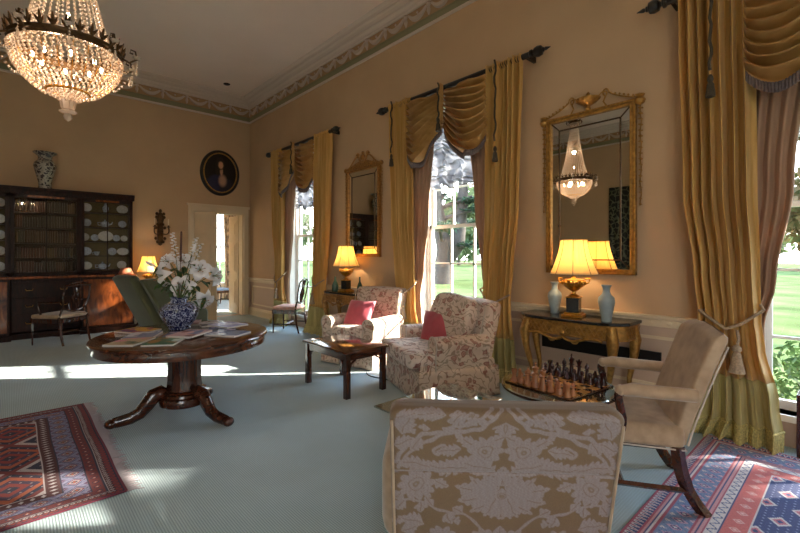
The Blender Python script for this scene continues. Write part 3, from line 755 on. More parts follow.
# ------------------------------------------------------------------ console tables
def console(label,loc,gm,top,W=1.06,D=.42,H=.85):
    t=thing('console_table',label,'table',loc,face((-1,0)))
    def outline(k,e=0):
        w=W/2+e;d=D/2+e
        return [(-w,d),(w,d),(w,-d*.35),(w-.05,-d*.62),(w-.13,-d*.92),(w-.2,-d),(.2,-d-.012),(-.2,-d-.012),(-w+.2,-d),(-w+.13,-d*.92),(-w+.05,-d*.62),(-w,-d*.35)][::-1]
    MB().prism(outline(0,.012),H-.03,H).build('top',top,t,smooth=False,bev=.008)
    MB().prism(outline(0,-.01),H-.16,H-.03).prism(outline(0,.0),H-.045,H-.03).prism(outline(0,-.002),H-.165,H-.15).build('apron',gm,t,smooth=False,bev=.004)
    b=MB()   # lattice on the apron front
    for k in range(-9,10):
        x=k*.045
        if abs(x)<.1: continue
        for s in(-1,1): b.tube([(x-.03*s,-D/2-.006,H-.14),(x+.03*s,-D/2-.006,H-.055)],.004,4)
    for sx in(-1,1):
        for k in range(-3,4):
            for s in(-1,1): b.tube([(sx*(W/2-.008),k*.045+.06-.03*s,H-.14),(sx*(W/2-.008),k*.045+.06+.03*s,H-.055)],.004,4)
    b.build('lattice',gm,t)
    c=MB()
    for q in range(9):
        a=R(-80+20*q); c.tube([(0,-D/2-.02,H-.15),(.07*math.sin(a),-D/2-.03,H-.12+.07*math.cos(a))],[.008,.016],5)
    c.sph((0,-D/2-.025,H-.13),(.03,.02,.03))
    for s in(-1,1):
        c.tube(bez((0,-D/2-.012,H-.17),(s*.12,-D/2-.012,H-.26),(s*.2,-D/2-.012,H-.12),(s*.36,-D/2-.005,H-.17)),.014,6)
        c.tube(bez((s*.08,-D/2-.012,H-.2),(s*.1,-D/2-.012,H-.24),(s*.16,-D/2-.012,H-.22),(s*.14,-D/2-.012,H-.18)),.009,5)
    c.build('cartouche',gm,t)
    for sx in(-1,1):
        for yb,off in((-D/2+.06,-1),(D/2-.05,1)):
            x=sx*(W/2-(.12 if off<0 else .05))
            dx=sx*.7; dy=off*-.0-(.7 if off<0 else 0)
            pts=[(x,yb,H-.05),(x+dx*.035,yb+dy*.035,H-.18),(x+dx*.02,yb+dy*.02,H-.32),(x-dx*.04,yb-dy*.04,.3),(x-dx*.035,yb-dy*.035,.14),(x+dx*.02,yb+dy*.02,.04),(x+dx*.05,yb+dy*.05,.0)]
            l=MB().tube(pts,[.045,.052,.036,.022,.019,.022,.03],10); l.sph((x+dx*.045,yb+dy*.045,H-.19),(.038,.038,.05),8,6); l.sph((x+dx*.05,yb+dy*.05,.02),(.035,.035,.02),8,5)
            l.build('leg',gm,t)
    return t
console('gilt console table with black top and cabriole legs under the large mirror',(4.08,1.93,0),M['gold'],M['blackm'])
console('dark console table partly hidden behind the far floral armchair',(4.09,5.72,0),M['giltdk'],M['blackm'])
def lamp(label,loc,s=1.0,power=9,group=None):
    t=thing('table_lamp',label,'lamp',loc,0.2); t.scale=(s,)*3
    MB().rbox((0,0,.0125),(.19,.19,.025),.004).rbox((0,0,.035),(.15,.15,.02),.004).build('base',M['ormolu'],t,smooth=False)
    MB().rbox((0,0,.115),(.115,.115,.14),.003).build('plinth',M['blackm'],t,smooth=False)
    MB().rbox((0,0,.19),(.13,.13,.012),.003).build('plinth_cap',M['ormolu'],t,smooth=False)
    b=MB().lathe([(.045,.195),(.05,.205),(.02,.225),(.018,.245),(.05,.262),(.092,.30),(.105,.345),(.10,.36),(.085,.365),(.03,.37),(.018,.38),(.012,.44)],28,rib=lambda a,z:1+.035*math.sin(10*a)*(.26<z<.36))
    for k in range(2):
        a=k*PI+PI/2; c,s_=math.cos(a),math.sin(a)
        b.tube([(c*.095,s_*.095,.31),(c*.14,s_*.14,.34),(c*.145,s_*.145,.375),(c*.11,s_*.11,.37)],.009,6)
    for k in range(12):
        a=k*PI/6; b.sph((.104*math.cos(a),.104*math.sin(a),.335),(.016,.016,.02),6,5)
    b.build('urn',M['ormolu'],t)
    def prof(u): return .118+.10*(1-u)**1.6
    sh=MB().grid(lambda u,v:((prof(v)+.003*abs(math.sin(32*PI*u)))*math.cos(2*PI*u),(prof(v)+.003*abs(math.sin(32*PI*u)))*math.sin(2*PI*u),.41+.34*v),192,12,wu=True).build('lamp_shade',M['shade'],t,solid=.002)
    b=MB()
    for r,z in((.22,.412),(.12,.748)): b.tube([(r*math.cos(q*PI/24),r*math.sin(q*PI/24),z) for q in range(48)],.005,6,closed=True)
    for k in range(8):
        a=k*PI/4+.2; b.tube([((prof(v/6)+.004)*math.cos(a),(prof(v/6)+.004)*math.sin(a),.41+.34*v/6) for v in range(7)],.0035,5)
    b.build('shade_trim',M['rope'],sh)
    MB().sph((0,0,.55),(.03,.03,.04)).build('bulb',M['bulb'],t)
    light('lamp_light',(loc[0],loc[1],loc[2]+.60*s),power,(1,.76,.48),.035)
    return t
lamp('lit table lamp with gold urn base on the gilt console table',(4.06,1.92,.85),1,LP)
lamp('lit table lamp with black plinth beside green bottles on the dark console',(4.06,5.74,.85),1,LP)
def vessel(name,label,cat,loc,prof,m,seg=24,group=None,rz=0):
    o=MB().lathe(prof,seg).build(name,m,loc=loc,rz=rz); return tag(o,label,cat,group)
vp=[(.055,0),(.06,.01),(.056,.03),(.075,.10),(.095,.18),(.088,.22),(.05,.25),(.04,.275),(.043,.31),(.062,.335),(.058,.335),(.035,.31)]
vessel('ceramic_vase','pale blue vase nearer the gold curtain on the gilt console','vase',(4.16,2.17,.85),[(r*.74,z*.96) for r,z in vp],M['celadon'])
vessel('ceramic_vase','larger pale blue vase nearer the open armchair on the gilt console','vase',(3.98,1.58,.85),[(r*.76,z*.98) for r,z in vp],M['celadon'])
bp=[(.05,0),(.055,.01),(.055,.09),(.035,.14),(.016,.17),(.014,.23),(.02,.24),(.012,.24)]
vessel('glass_bottle','round green bottle nearest the pooled curtain on the dark console','bottle',(4.05,6.04,.85),bp,M['gbottle'])
vessel('glass_bottle','slim green bottle behind the far floral armchair on the dark console','bottle',(4.1,5.42,.85),[(r*.8,z*1.05) for r,z in bp],M['gbottle'])
vessel('glass_tumbler','small clear tumbler on the curtain end of the dark console','glass',(4.1,6.14,.85),[(.03,0),(.036,.08),(.033,.08),(.028,.01)],M['tglass'])
tag(MB().box(WX-.022,WX-.002,1.24,2.40,.45,.57).build('wall_grille',M['vent'],smooth=False),'dark metal grille low on the wall behind the gilt console','vent')
# ------------------------------------------------------------------ bookcase
BC=thing('bookcase','tall dark mahogany glazed bookcase with desk drawers below','bookcase',(0,BY,0))
X0,X1,X2,X3=-.88,0.0,.965,1.80
b=MB(); b.box(X0,X3,-.03,-.005,1.08,2.52)
for x in(X0,X1-.02,X2-.02,X3-.03): b.box(x,x+.04 if x<X3-.1 else X3,-.36,-.005,1.08,2.52)
b.box(X0,X3,-.36,-.005,2.48,2.54); b.box(X0,X3,-.36,-.005,1.08,1.12)
b.build('body',M['dmah'],BC,smooth=False)
MB().strip([(0,2.52),(.365,2.52),(.37,2.55),(.38,2.575),(.395,2.60),(.40,2.63),(0,2.63)],(X3+.03,0),(X0-.03,0),(0,-1)).build('cornice',M['dmah'],BC,smooth=False)
bsh=[1.14,1.40,1.67,1.94,2.21]; psh=[1.17,1.44,1.715,1.99,2.27]
for xa,xb,zs in((X1+.02,X2-.02,bsh),(X2+.02,X3-.03,psh),(X0+.04,X1-.02,psh)):
    for z in zs: MB().box(xa,xb,-.32,-.03,z-.018,z).build('shelf',M['dmah'],BC,smooth=False)
M['olive']=mat('olive_lining',lin(92,80,44),.8,var=.1)
MB().box(X2+.02,X3-.03,-.036,-.03,1.12,2.48).box(X0+.04,X1-.02,-.036,-.03,1.12,2.48).build('silk_lining',M['olive'],BC,smooth=False)
for xa,xb in((X0+.02,X1-.01),(X1+.01,X2-.01),(X2+.01,X3-.01)):
    d=MB(); fw=.05
    d.box(xa,xa+fw,-.385,-.36,1.10,2.5); d.box(xb-fw,xb,-.385,-.36,1.10,2.5); d.box(xa,xb,-.385,-.36,1.10,1.15); d.box(xa,xb,-.385,-.36,2.44,2.5)
    xm=(xa+xb)/2
    d.box(xm-.009,xm+.009,-.383,-.365,1.15,2.44)
    do=d.build('door',M['dmah'],BC,smooth=False,bev=.003)
    MB().box(xa+.04,xb-.04,-.375,-.371,1.14,2.45).build('pane',M['cabglass'],do,smooth=False)
    MB().box(xa+.22,xb-.22,-.40,-.385,2.455,2.49).build('inlay',M['flame'],do,smooth=False)
MB().rbox(((X0+X3)/2,-.28,1.06),(X3-X0+.06,.58,.045),.012).build('desk_top',M['flame'],BC,smooth=False)
b=MB().box(X0,X1,-.52,-.01,.1,1.04).box(X2,X3,-.52,-.01,.1,1.04).box(X1,X2,-.40,-.01,.12,1.04).box(X0-.02,X1+.02,-.545,0,0,.1).box(X2-.02,X3+.02,-.545,0,0,.1).box(X1,X2,-.42,0,0,.1)
b.build('base',M['dmah'],BC,smooth=False,bev=.005)
for xa,xb in((X2,X3),(X0,X1)):
    d=MB().box(xa+.03,xb-.03,-.535,-.52,.14,1.0).build('cupboard_door',M['flame'],BC,smooth=False,bev=.004)
    MB().sph((xa+.08,-.545,.6),.014,8,6).build('knob',M['ormolu'],d)
for k,(za,zb) in enumerate(((.14,.42),(.44,.70),(.72,.98))):
    d=MB().box(X1+.03,X2-.03,-.412,-.4,za,zb).build('drawer',M['dmah'],BC,smooth=False,bev=.004)
    for x in(.25,.72):
        h=MB().tube([(x-.05,-.413,(za+zb)/2+.01),(x-.04,-.435,(za+zb)/2-.015),(x+.04,-.435,(za+zb)/2-.015),(x+.05,-.413,(za+zb)/2+.01)],.005,5); h.build('handle',M['ormolu'],d)
# books: each its own object
BM=[mat('leather_%d'%i,c,.5,var=.2,vs=20) for i,c in enumerate([lin(74,46,28),lin(58,34,26),lin(96,68,38),lin(48,34,28),lin(84,44,30),lin(66,56,42)])]
def book_mesh(m):
    b=MB(); b.prism([(-.5,.0),(-.5,-.9),(-.35,-.98),(0,-1.0),(.35,-.98),(.5,-.9),(.5,0)],0,1)
    for z in(.15,.4,.65,.88): b.prism([(-.53,-.85),(-.37,-1.0),(0,-1.025),(.37,-1.0),(.53,-.85)],z,z+.02)
    return b.build('leather_book',m,smooth=False)
protos=[book_mesh(m) for m in BM]; used=[False]*6
ord_={0:'bottom',1:'second lowest',2:'middle',3:'second highest',4:'top'}
rd=random.Random(11)
for k,z in enumerate(bsh):
    x=X1+.075; hmax=(.225 if k<4 else .22)
    hh=rd.uniform(.18,.215); i=rd.randrange(6)
    while x<X2-.11:
        if rd.random()<.2: hh=rd.uniform(.17,.215); i=rd.randrange(6)
        w=rd.uniform(.026,.042)
        o=protos[i] if not used[i] else protos[i].copy()
        if used[i]: COL.objects.link(o)
        used[i]=True
        o.location=(x+w/2,BY-.075,z+.001); o.scale=(w*.97,.19,hh*rd.uniform(.98,1.02))
        tag(o,'dark leather bound book in the row on the %s shelf of the bookcase'%ord_[k],'book','leather books on the %s shelf'%ord_[k])
        x+=w+.0015
for i,p in enumerate(protos):
    if not used[i]: bpy.data.objects.remove(p)
# porcelain
def plate(r): return MB().lathe([(0,.012),(r*.6,.010),(r*.66,.016),(r,.03),(r*.995,.034),(r*.63,.022),(0,.018)],28,cap=False)
def put_plate(name,m,label,x,z,r,oval=1):
    o=plate(r).build(name,m); o.location=(x,BY-.12,z+r*.96+.001); o.rotation_euler=(R(78),0,0); o.scale=(oval,1,1); return tag(o,label,'plate','porcelain on the bookcase shelves')
cupp=[(.02,0),(.025,.006),(.04,.03),(.05,.06),(.052,.075),(.048,.075),(.036,.03),(0,.01)]
jarp=[(.03,0),(.035,.01),(.05,.06),(.055,.10),(.035,.13),(.025,.14),(.03,.155),(.012,.17),(.015,.185),(0,.195)]
potp=[(.03,0),(.06,.02),(.075,.06),(.06,.10),(.03,.115),(.012,.125),(.014,.14),(0,.15)]
PX=[1.07,1.19,1.38,1.57,1.69]
rows={4:[('pl',1.08,.085,1,'tilted plate at the inner end of the top china shelf'),('jar',1.38,1,1,'lidded porcelain jar in the middle of the top china shelf'),('pl',1.66,.085,1.15,'oval dish at the outer end of the top china shelf')],
3:[('pl',1.08,.075,1,'round blue and white plate at the inner end of the fourth china shelf'),('pot',1.37,1,1,'blue and white teapot at the centre of the fourth china shelf'),('pl',1.66,.07,1,'round plate at the outer end of the fourth china shelf')],
2:[('pl',1.05,.075,1,'round plate at the inner end of the middle china shelf'),('pl',1.21,.065,1,'small plate beside the big oval dish, inner side, middle china shelf'),('pl',1.385,.10,1.25,'large oval dish at the centre of the middle china shelf'),('pl',1.56,.065,1,'small plate beside the big oval dish, outer side, middle china shelf'),('pl',1.69,.06,1,'small plate at the outer end of the middle china shelf')],
1:[('pl',1.07,.08,1.15,'oval dish at the inner end of the second china shelf'),('cup',1.24,1,1,'blue and white cup on the second china shelf beside the inner oval dish'),('pl',1.49,.075,1,'round plate right of centre on the second china shelf'),('pl',1.67,.075,1.35,'wide leaf shaped dish at the outer end of the second china shelf')],
0:[('pl',1.08,.075,1.2,'oval dish at the inner end of the lowest china shelf'),('pot',1.33,1.1,1,'round white tureen in the middle of the lowest china shelf'),('pl',1.65,.08,1,'round plate at the outer end of the lowest china shelf')]}
for k,row in rows.items():
    for j,(kind,x,r,ov,lab) in enumerate(row):
        lab=lab.replace('right of centre','just outward of centre')
        m=M['porcb'] if (j+k)%2 else M['porc']
        if kind=='pl': put_plate('china_plate',m,lab,x,psh[k],r,ov)
        else:
            pr={'jar':jarp,'pot':potp,'cup':cupp}[kind]; nm={'jar':'china_jar','pot':'teapot','cup':'china_cup'}[kind]
            if lab.startswith('round white tureen'): nm='tureen'
            t=thing(nm,lab,nm.split('_')[-1],(x,BY-.17,psh[k]+.001),group='porcelain on the bookcase shelves')
            MB().lathe(pr,20).build('bowl' if kind!='jar' else 'vessel',M['porcb'],t)
            if kind=='pot':
                MB().tube([(.07,0,.05),(.11,0,.07),(.125,0,.11)],[.016,.012,.008],8).build('spout',M['porcb'],t)
                MB().tube([(-.07,0,.09),(-.115,0,.09),(-.11,0,.04),(-.07,0,.035)],.007,6).build('handle',M['porcb'],t)
            if kind=='cup': MB().tube([(-.045,0,.06),(-.075,0,.055),(-.07,0,.025),(-.038,0,.025)],.005,6).build('handle',M['porcb'],t)
for k,(z,nme) in enumerate(zip(psh,['lowest','second','middle','fourth','top'])):
    put_plate('china_plate',M['porc'],'pale dish on the %s china shelf of the bookcase bay at the picture edge'%nme,-.13,z,.08)
o=MB().lathe([(.085,0),(.09,.02),(.08,.05),(.085,.12),(.125,.30),(.145,.40),(.135,.46),(.095,.50),(.085,.54),(.095,.58),(.15,.625),(.15,.645),(.14,.64),(.08,.58)],32,rib=lambda a,z:1+.02*math.cos(8*a)).build('porcelain_vase',M['imari'],loc=(.47,BY-.22,2.63)); o.scale=(1.12,1.12,1.03); tag(o,'tall dark patterned porcelain vase standing on top of the bookcase','vase')
t=thing('copper_bowl','small terracotta coloured lidded bowl on the end of the desk top','bowl',(1.68,BY-.40,1.083))
MB().lathe([(.12,0),(.125,.01),(.10,.07),(.085,.10),(.08,.10),(.09,.07),(.1,.01)],24).build('bowl',M['tarn'],t); MB().lathe([(.09,.098),(.09,.108),(.05,.12),(0,.125)],24).build('lid',M['tarn'],t)
# small lamp table + lamp by the back wall
t=thing('lamp_table','small dark side table under the lamp by the bookcase','table',(2.07,9.78,0))
MB().lathe([(0,.69),(.28,.69),(.29,.70),(.285,.715),(0,.715)],32).build('top',M['mah'],t)
MB().lathe([(.06,.1),(.05,.2),(.03,.3),(.045,.5),(.03,.6),(.06,.69)],16).build('pedestal',M['mah'],t)
for k in range(3):
    a=k*2*PI/3+.4; c,s=math.cos(a),math.sin(a)
    MB().tube([(c*.04,s*.04,.2),(c*.15,s*.15,.16),(c*.22,s*.22,.05),(c*.27,s*.27,.02)],[.03,.025,.02,.02],8).build('leg',M['mah'],t)
lamp('lit table lamp against the back wall beside the bookcase',(2.07,9.78,.715),.95,LP*.8)
# ------------------------------------------------------------------ sconce, portrait, ceiling fitting
t=thing('wall_sconce','dark bronze candle sconce on the back wall above the lamp','wall light',(2.37,BY,2.03))
b=MB().prism([(-.035,-.36),(0,-.38),(.035,-.36),(.06,-.15),(.05,.1),(.075,.2),(.04,.3),(0,.36),(-.04,.3),(-.075,.2),(-.05,.1),(-.06,-.15)],-.03,0,'y'); b.sph((0,-.04,.22),(.06,.03,.08)); b.sph((0,-.04,0),(.05,.03,.08)); b.sph((0,-.03,.36),(.03,.02,.04))
for q in range(9):
    for s in(-1,1): b.sph((s*(.05+.035*math.sin(q*1.9)),-.03,-.3+.075*q),(.03,.02,.034),6,5)
b.build('back_plate',M['bronze'],t)
for s in(-1,1):
    MB().tube(bez((0,-.04,-.1),(s*.12,-.12,-.2),(s*.16,-.14,-.1),(s*.13,-.14,.0)),.012,6).lathe([(.01,0),(.04,.012),(.035,.02),(.016,.025),(.018,.05)],12,(s*.13,-.14,.0)).build('arm',M['bronze'],t)
    MB().tube([(s*.13,-.14,.045),(s*.13,-.14,.19)],.012,8).build('candle',M['cream'],t)
t=thing('portrait_painting','oval portrait of a lady in blue in a dark frame above the doorway','painting',(3.62,BY,3.36))
def ring(b,a,c,r,y,n=64,flat=1):
    b.tube([(a*math.cos(2*PI*k/n),y,c*math.sin(2*PI*k/n)) for k in range(n)],r,10,closed=True)
b=MB(); ring(b,.41,.49,.04,-.02); b.build('frame',M['black'],t)
b=MB(); ring(b,.372,.452,.014,-.05); b.build('gilt_rim',M['gold'],t)
def pc(x,z):
    x,z=x/1.3,(z-.02)/1.3
    c=np.array(lin(20,17,15)[:3])
    def ell(cx,cz,a,d): return ((x-cx)/a)**2+((z-cz)/d)**2
    def mixc(k,col,e,soft=.25):
        w=max(0,min(1,(1-e)/soft)); return c*(1-w*k)+np.array(col[:3])*w*k
    c=mixc(1,lin(36,42,78),ell(-.04,-.27,.22,.24)); c=mixc(1,lin(38,36,52),ell(.12,-.3,.14,.2))
    c=mixc(.9,lin(186,146,118),ell(.04,-.15,.085,.13),.8); c=mixc(.9,lin(186,146,118),ell(.02,.02,.03,.09),.5); 
    c=mixc(1,lin(44,32,26),ell(.0,.15,.085,.12)); c=mixc(1,lin(44,32,26),ell(-.05,.05,.04,.12)); c=mixc(.95,lin(200,156,126),ell(.01,.125,.048,.075),.5); return c
vs=[];cs=[];fs=[]
n=48;m=26
for j in range(m+1):
    for i in range(n):
        a=2*PI*i/n;r=j/m; x,z=.38*r*math.cos(a),.46*r*math.sin(a); vs.append((x,-.03,z)); cs.append(tuple(pc(x,z)))
for j in range(m):
    for i in range(n): fs.append((j*n+i,j*n+(i+1)%n,(j+1)*n+(i+1)%n,(j+1)*n+i))
b=MB(); b.add(vs,fs,cs); b.build('canvas',M['paint'],t)
o=MB().lathe([(.0,-.02),(.05,-.02),(.07,-.008),(.07,0)],20).build('ceiling_spotlight',M['vent'],loc=(3.51,9.45,CH)); tag(o,'small dark round fitting set into the ceiling near the corner','ceiling light')
# dark leafy wall hanging, seen in the large mirror
M['leafy']=vein_mat('leaf_tapestry',lin(34,34,28),lin(104,104,84),7,.1,.8,0)
tag(MB().grid(lambda u,v:(LX+.05+.02*math.sin(u*30),4.3+.75*u,.1+3.3*v),40,10).build('wall_hanging',M['leafy'],solid=.01),'dark leaf patterned hanging on the far wall, seen in the large mirror','tapestry')
# ------------------------------------------------------------------ round pedestal table
TC=(1.17,4.17)
PTB=t=thing('pedestal_table','round mahogany pedestal table holding magazines and the lily vase','table',(TC[0],TC[1],0))
H=.74
MB().lathe([(0,H-.035),(.745,H-.035),(.76,H-.03),(.765,H-.015),(.76,H-.004),(.752,H),(0,H)],96).build('table_top',M['rosew'],t)
MB().lathe([(.70,H-.036),(.735,H-.036),(.74,H-.085),(.735,H-.10),(.70,H-.10)],96,cap=False).build('apron',M['rosew'],t)
b=MB().lathe([(.10,.66),(.14,.64)],12).lathe([(.165,.245),(.158,.27),(.15,.34),(.148,.45),(.152,.58),(.165,.645),(.185,.655),(.3,.665),(.3,.705),(0,.705)],12); b.build('column',M['mahv'],t,smooth=False,bev=.004)
MB().lathe([(.0,.11),(.19,.11),(.215,.12),(.22,.155),(.21,.185),(.185,.195),(.18,.215),(.195,.235),(.17,.25),(0,.25)],40).build('platform',M['mah'],t)
for k in range(3):
    a=R(47+120*k+4); c,s=math.cos(a),math.sin(a)
    P=[(.14,.20),(.20,.235),(.26,.215),(.31,.15),(.37,.085),(.44,.055),(.52,.045),(.575,.04)]
    l=MB().tube([(c*r,s*r,z) for r,z in P],[.05,.066,.068,.062,.056,.05,.046,.042],10,flat=.85)
    l.sph((c*.59,s*.59,.036),(.052,.052,.04),10,8); l.sph((c*.2,s*.2,.225),(.06,.06,.05),10,8)
    l.build('leg',M['mah'],t)
PTB.scale=(.94,.94,1)
# magazines
MAG=[(lin(170,150,120),lin(60,84,60),lin(196,120,140)),(lin(110,120,150),lin(60,70,110),lin(196,200,210)),(lin(60,100,80),lin(180,190,190),lin(150,110,60)),(lin(196,160,160),lin(120,70,70),lin(90,100,140)),
     (lin(90,96,130),lin(40,44,70),lin(170,150,170)),(lin(120,90,80),lin(60,50,60),lin(190,180,180)),(lin(150,150,190),lin(100,90,140),lin(210,205,220)),(lin(196,150,60),lin(150,60,90),lin(90,60,120))]
def magazine(label,x,y,rz,ci,z=.741,w=.235,h=.31,th=.014):
    t=thing('magazine',label,'magazine',(x,y,z),rz,'magazines on the round table')
    MB().box(-w/2,w/2,-h/2,h/2,0,th-.0015).build('pages',M['paper'],t,smooth=False)
    rd=random.Random(ci*13+int(x*100)); n=20; blobs=[(rd.uniform(-.5,.5),rd.uniform(-.4,.3),rd.uniform(.08,.3),rd.uniform(.06,.25),rd.choice(MAG[ci%8])) for _ in range(9)]
    vs=[];cs=[]
    for j in range(n+1):
        for i in range(n+1):
            u,v=i/n-.5,j/n-.5; c=MAG[ci%8][0]
            for (bx,by,ra,rb,cc) in blobs:
                if ((u-bx)/ra)**2+((v-by)/rb)**2<1: c=cc
            if .3<v<.44 and abs(u)<.42 and int((u+.5)*14)%4!=3: c=MAG[ci%8][2]
            vs.append((u*w*1.01,v*h*1.01,th+.0012*math.sin(u*3))); cs.append(c[:3])
    b=MB(); b.add(vs,[(j*(n+1)+i,j*(n+1)+i+1,(j+1)*(n+1)+i+1,(j+1)*(n+1)+i) for j in range(n) for i in range(n)],cs)
    b.build('cover',M['print'],t,smooth=False,solid=.0012)
MP=[('open magazine lying nearest the table edge on the bookcase side, greenish cover',.72,4.02,-.75,0,0),('grey blue magazine half under the greenish one on the table',.86,4.27,-.5,1,0),
('green and white magazine at the front of the table beside the bare wood',.93,3.84,-.6,2,0),('pink covered magazine on top in front of the lily vase',1.16,3.98,-.85,3,1),
('dark blue magazine under the pink one in front of the vase',1.1,4.06,-.5,4,0),('brown covered magazine near the far rim on the sunny side of the table',1.52,4.52,-.1,5,0),
('lilac magazine fanned toward the window side rim of the table',1.58,4.22,.25,6,1),('dark navy magazine under the lilac one at the window side rim',1.48,4.1,-.35,4,0),
('grey magazine nearest the rim facing the coffee table',1.44,3.85,.55,1,0),('yellow covered magazine behind the others on the bookcase side of the vase',.88,4.56,.5,7,0),
('reddish magazine at the very back of the table behind the vase',1.35,4.72,-.4,3,0)]
for lab,x,y,rz,ci,lv in MP: magazine(lab,x,y,rz,ci,.741+lv*.0165)
# vase
V=(1.2,4.44)
o=MB().lathe([(.09,0),(.098,.01),(.092,.02),(.138,.08),(.170,.15),(.168,.20),(.12,.245),(.08,.26),(.07,.29),(.082,.305),(.078,.305),(.062,.28)],40).build('porcelain_vase',M['navyvase'],loc=(V[0],V[1],.741)); tag(o,'blue and white patterned vase holding lilies on the round table','vase')
def petal_mesh(b,ang,L,W,rec,d0=.0):
    c,s=math.cos(ang),math.sin(ang)
    def fn(u,v):
        t=v; w=W*math.sin(PI*min(1,t*.93+.07))**.8*(u-.5)*2
        r=L*(.08+.86*t-.1*t**4*rec); z=L*(.42*math.sin(t*1.6)-rec*.62*t**3)-.16*W*(1-abs(u-.5)*2)*0+abs(u-.5)*W*.5*math.sin(PI*t)
        return (r*c-w*s,r*s+w*c,z+d0)
    b.grid(fn,6,10)
def lily(label,p,d,L=.10,rec=1.0,openn=True):
    t=thing('lily',label,'flower',(0,0,0),group=None)
    F=rot_frame(p,d); b=MB(); b.T=F
    if openn:
        for k in range(3): petal_mesh(b,k*2*PI/3+.2,L*1.0,L*.34,rec)
        for k in range(3): petal_mesh(b,k*2*PI/3+.2+PI/3,L*.98,L*.24,rec*.9,-.004)
    else:
        b.lathe([(.004,-.02),(.012,0),(.018,.04),(.014,.075),(.002,.10)],8,rib=lambda a,z:1+.12*math.cos(3*a))
    b.build('petals',M['pet'],t,solid=.0015 if openn else 0)
    if openn:
        s=MB(); s.T=F; q=MB(); q.T=F
        for k in range(6):
            a=k*PI/3; e=(L*.28*math.cos(a),L*.28*math.sin(a),L*.62)
            s.tube([(0,0,.0),(e[0]*.4,e[1]*.4,L*.4),e],.0016,4); q.sph(e,(.009,.004,.004),6,4)
        so=s.build('filaments',M['stem'],t); q.build('anthers',M['stamen'],so)
    d=Vector(d).normalized(); pv=Vector(p); base=Vector((V[0],V[1],.98)); mid=(pv-d*.1)*.5+Vector((V[0],V[1],p[2]))*.5
    MB().tube(bez(pv-d*.002,pv-d*.09,mid*.6+base*.4,base,10),.004,6).build('stem',M['stem'],t)
    rd=random.Random(int(p[0]*1000)); l=MB()
    for k in range(4):
        q=pv*.5+base*.5+Vector((0,0,-.02*k)); a=rd.uniform(0,2*PI); ln=.10
        l.grid(lambda u,v:(q.x+math.cos(a)*v*ln-math.sin(a)*(u-.5)*.03*math.sin(PI*v*.95+.05),q.y+math.sin(a)*v*ln+math.cos(a)*(u-.5)*.03*math.sin(PI*v*.95+.05),q.z+.05*v-.09*v*v),2,6)
    l.build('leaf',M['leaf'],t)
    return t
fwd=Vector((.676,.737,0)); rgt=Vector((.737,-.676,0)); up=Vector((0,0,1))
def at(u,v,D): return tuple(fwd*D+rgt*((u-400)/426*D)+up*(1.45-(v-255)/426*D))
def dirv(r,z,f=-1): return tuple(rgt*r+up*z+fwd*f)
lily('large open white lily facing the camera low at the centre of the bouquet',at(183,287,4.22),dirv(.15,.1),0.152,.8)
lily('drooping open lily at the side of the bouquet over the green chair',at(164,275,4.25),dirv(-.7,-.15,-.8),0.152,1.1)
lily('hanging lily at the lower window side of the bouquet beside the vase',at(203,299,4.3),dirv(.7,-.5,-.7),0.134,.9)
lily('white lily in the upper middle of the bouquet below the spires',at(184,262,4.4),dirv(.1,.7),0.122,.8)
lily('white lily beside the door side of the bouquet with petals spread',at(200,270,4.3),dirv(.5,.25),0.140,1.0)
lily('half hidden lily left of the upper middle one, over the lamp'.replace('left of','beside'),at(168,262,4.45),dirv(-.3,.5),0.122,.8)
lily('pale lily stretching out toward the open door',at(213,276,4.4),dirv(1,.1,-.3),0.128,.6)
lily('closed lily bud pointing toward the lit lamp',at(154,266,4.3),dirv(-.9,.5,-.1),0.122,1,False)
lily('closed lily bud at the top of the bouquet between the spires',at(193,252,4.4),dirv(.3,1,0),0.122,1,False)
def spire(label,u,v,D,lean,n=26,brown=False):
    t=thing('flower_spire' if not brown else 'dried_plume',label,'flower',(0,0,0))
    topp=Vector(at(u,v,D)); base=Vector((V[0],V[1],.98)); pts=bez(base,base+Vector((0,0,.1)),topp-Vector((0,0,.15))-rgt*lean*.04,topp,14)
    MB().tube(pts,.003,5).build('stem',M['stem'] if not brown else M['brownp'],t)
    b=MB(); rd=random.Random(int(u))
    for k in range(n):
        q=Vector(pts[14])*(1-k/n)+Vector(pts[8])*(k/n); r=.012+.022*k/n
        if brown: b.sph(tuple(q),(.012,.012,.02),6,4); continue
        a=k*2.4; c=q+Vector((math.cos(a)*r,math.sin(a)*r,0))
        for j in range(4): 
            w=j*PI/2+a; b.sph((c.x+.008*math.cos(w),c.y+.008*math.sin(w),c.z),(.008,.008,.006),6,4)
    b.build('florets' if not brown else 'plume',M['pet'] if not brown else M['brownp'],t)
spire('white flower spire rising over the lamp side of the bouquet',172,233,4.45,-1)
spire('tall white flower spire on the door side of the bouquet',196,238,4.45,1)
spire('small white flower spire leaning toward the open door',201,244,4.5,1,16)
spire('thin brown dried plume between the white spires of the bouquet',181,233,4.5,0,14,True)
t=thing('foliage_spray','dark green foliage filling the bouquet between the lilies','foliage',(0,0,0)); b=MB(); st=MB()
rd=random.Random(9)
for k in range(60):
    D=4.22+rd.random()*.35; q=Vector(at(rd.uniform(160,208),rd.uniform(262,298),D)); a=rd.uniform(0,2*PI); ln=rd.uniform(.08,.15); tl=rd.uniform(-.06,.1)
    b.grid(lambda u,v:(q.x+math.cos(a)*v*ln-math.sin(a)*(u-.5)*.05*math.sin(PI*(v*.95+.03)),q.y+math.sin(a)*v*ln+math.cos(a)*(u-.5)*.05*math.sin(PI*(v*.95+.03)),q.z+tl*v-.07*v*v),2,6)
    if k%4==0: st.tube(bez((V[0],V[1],.98),(V[0],V[1],1.08),tuple(q-Vector((0,0,.06))),tuple(q),8),.003,5)
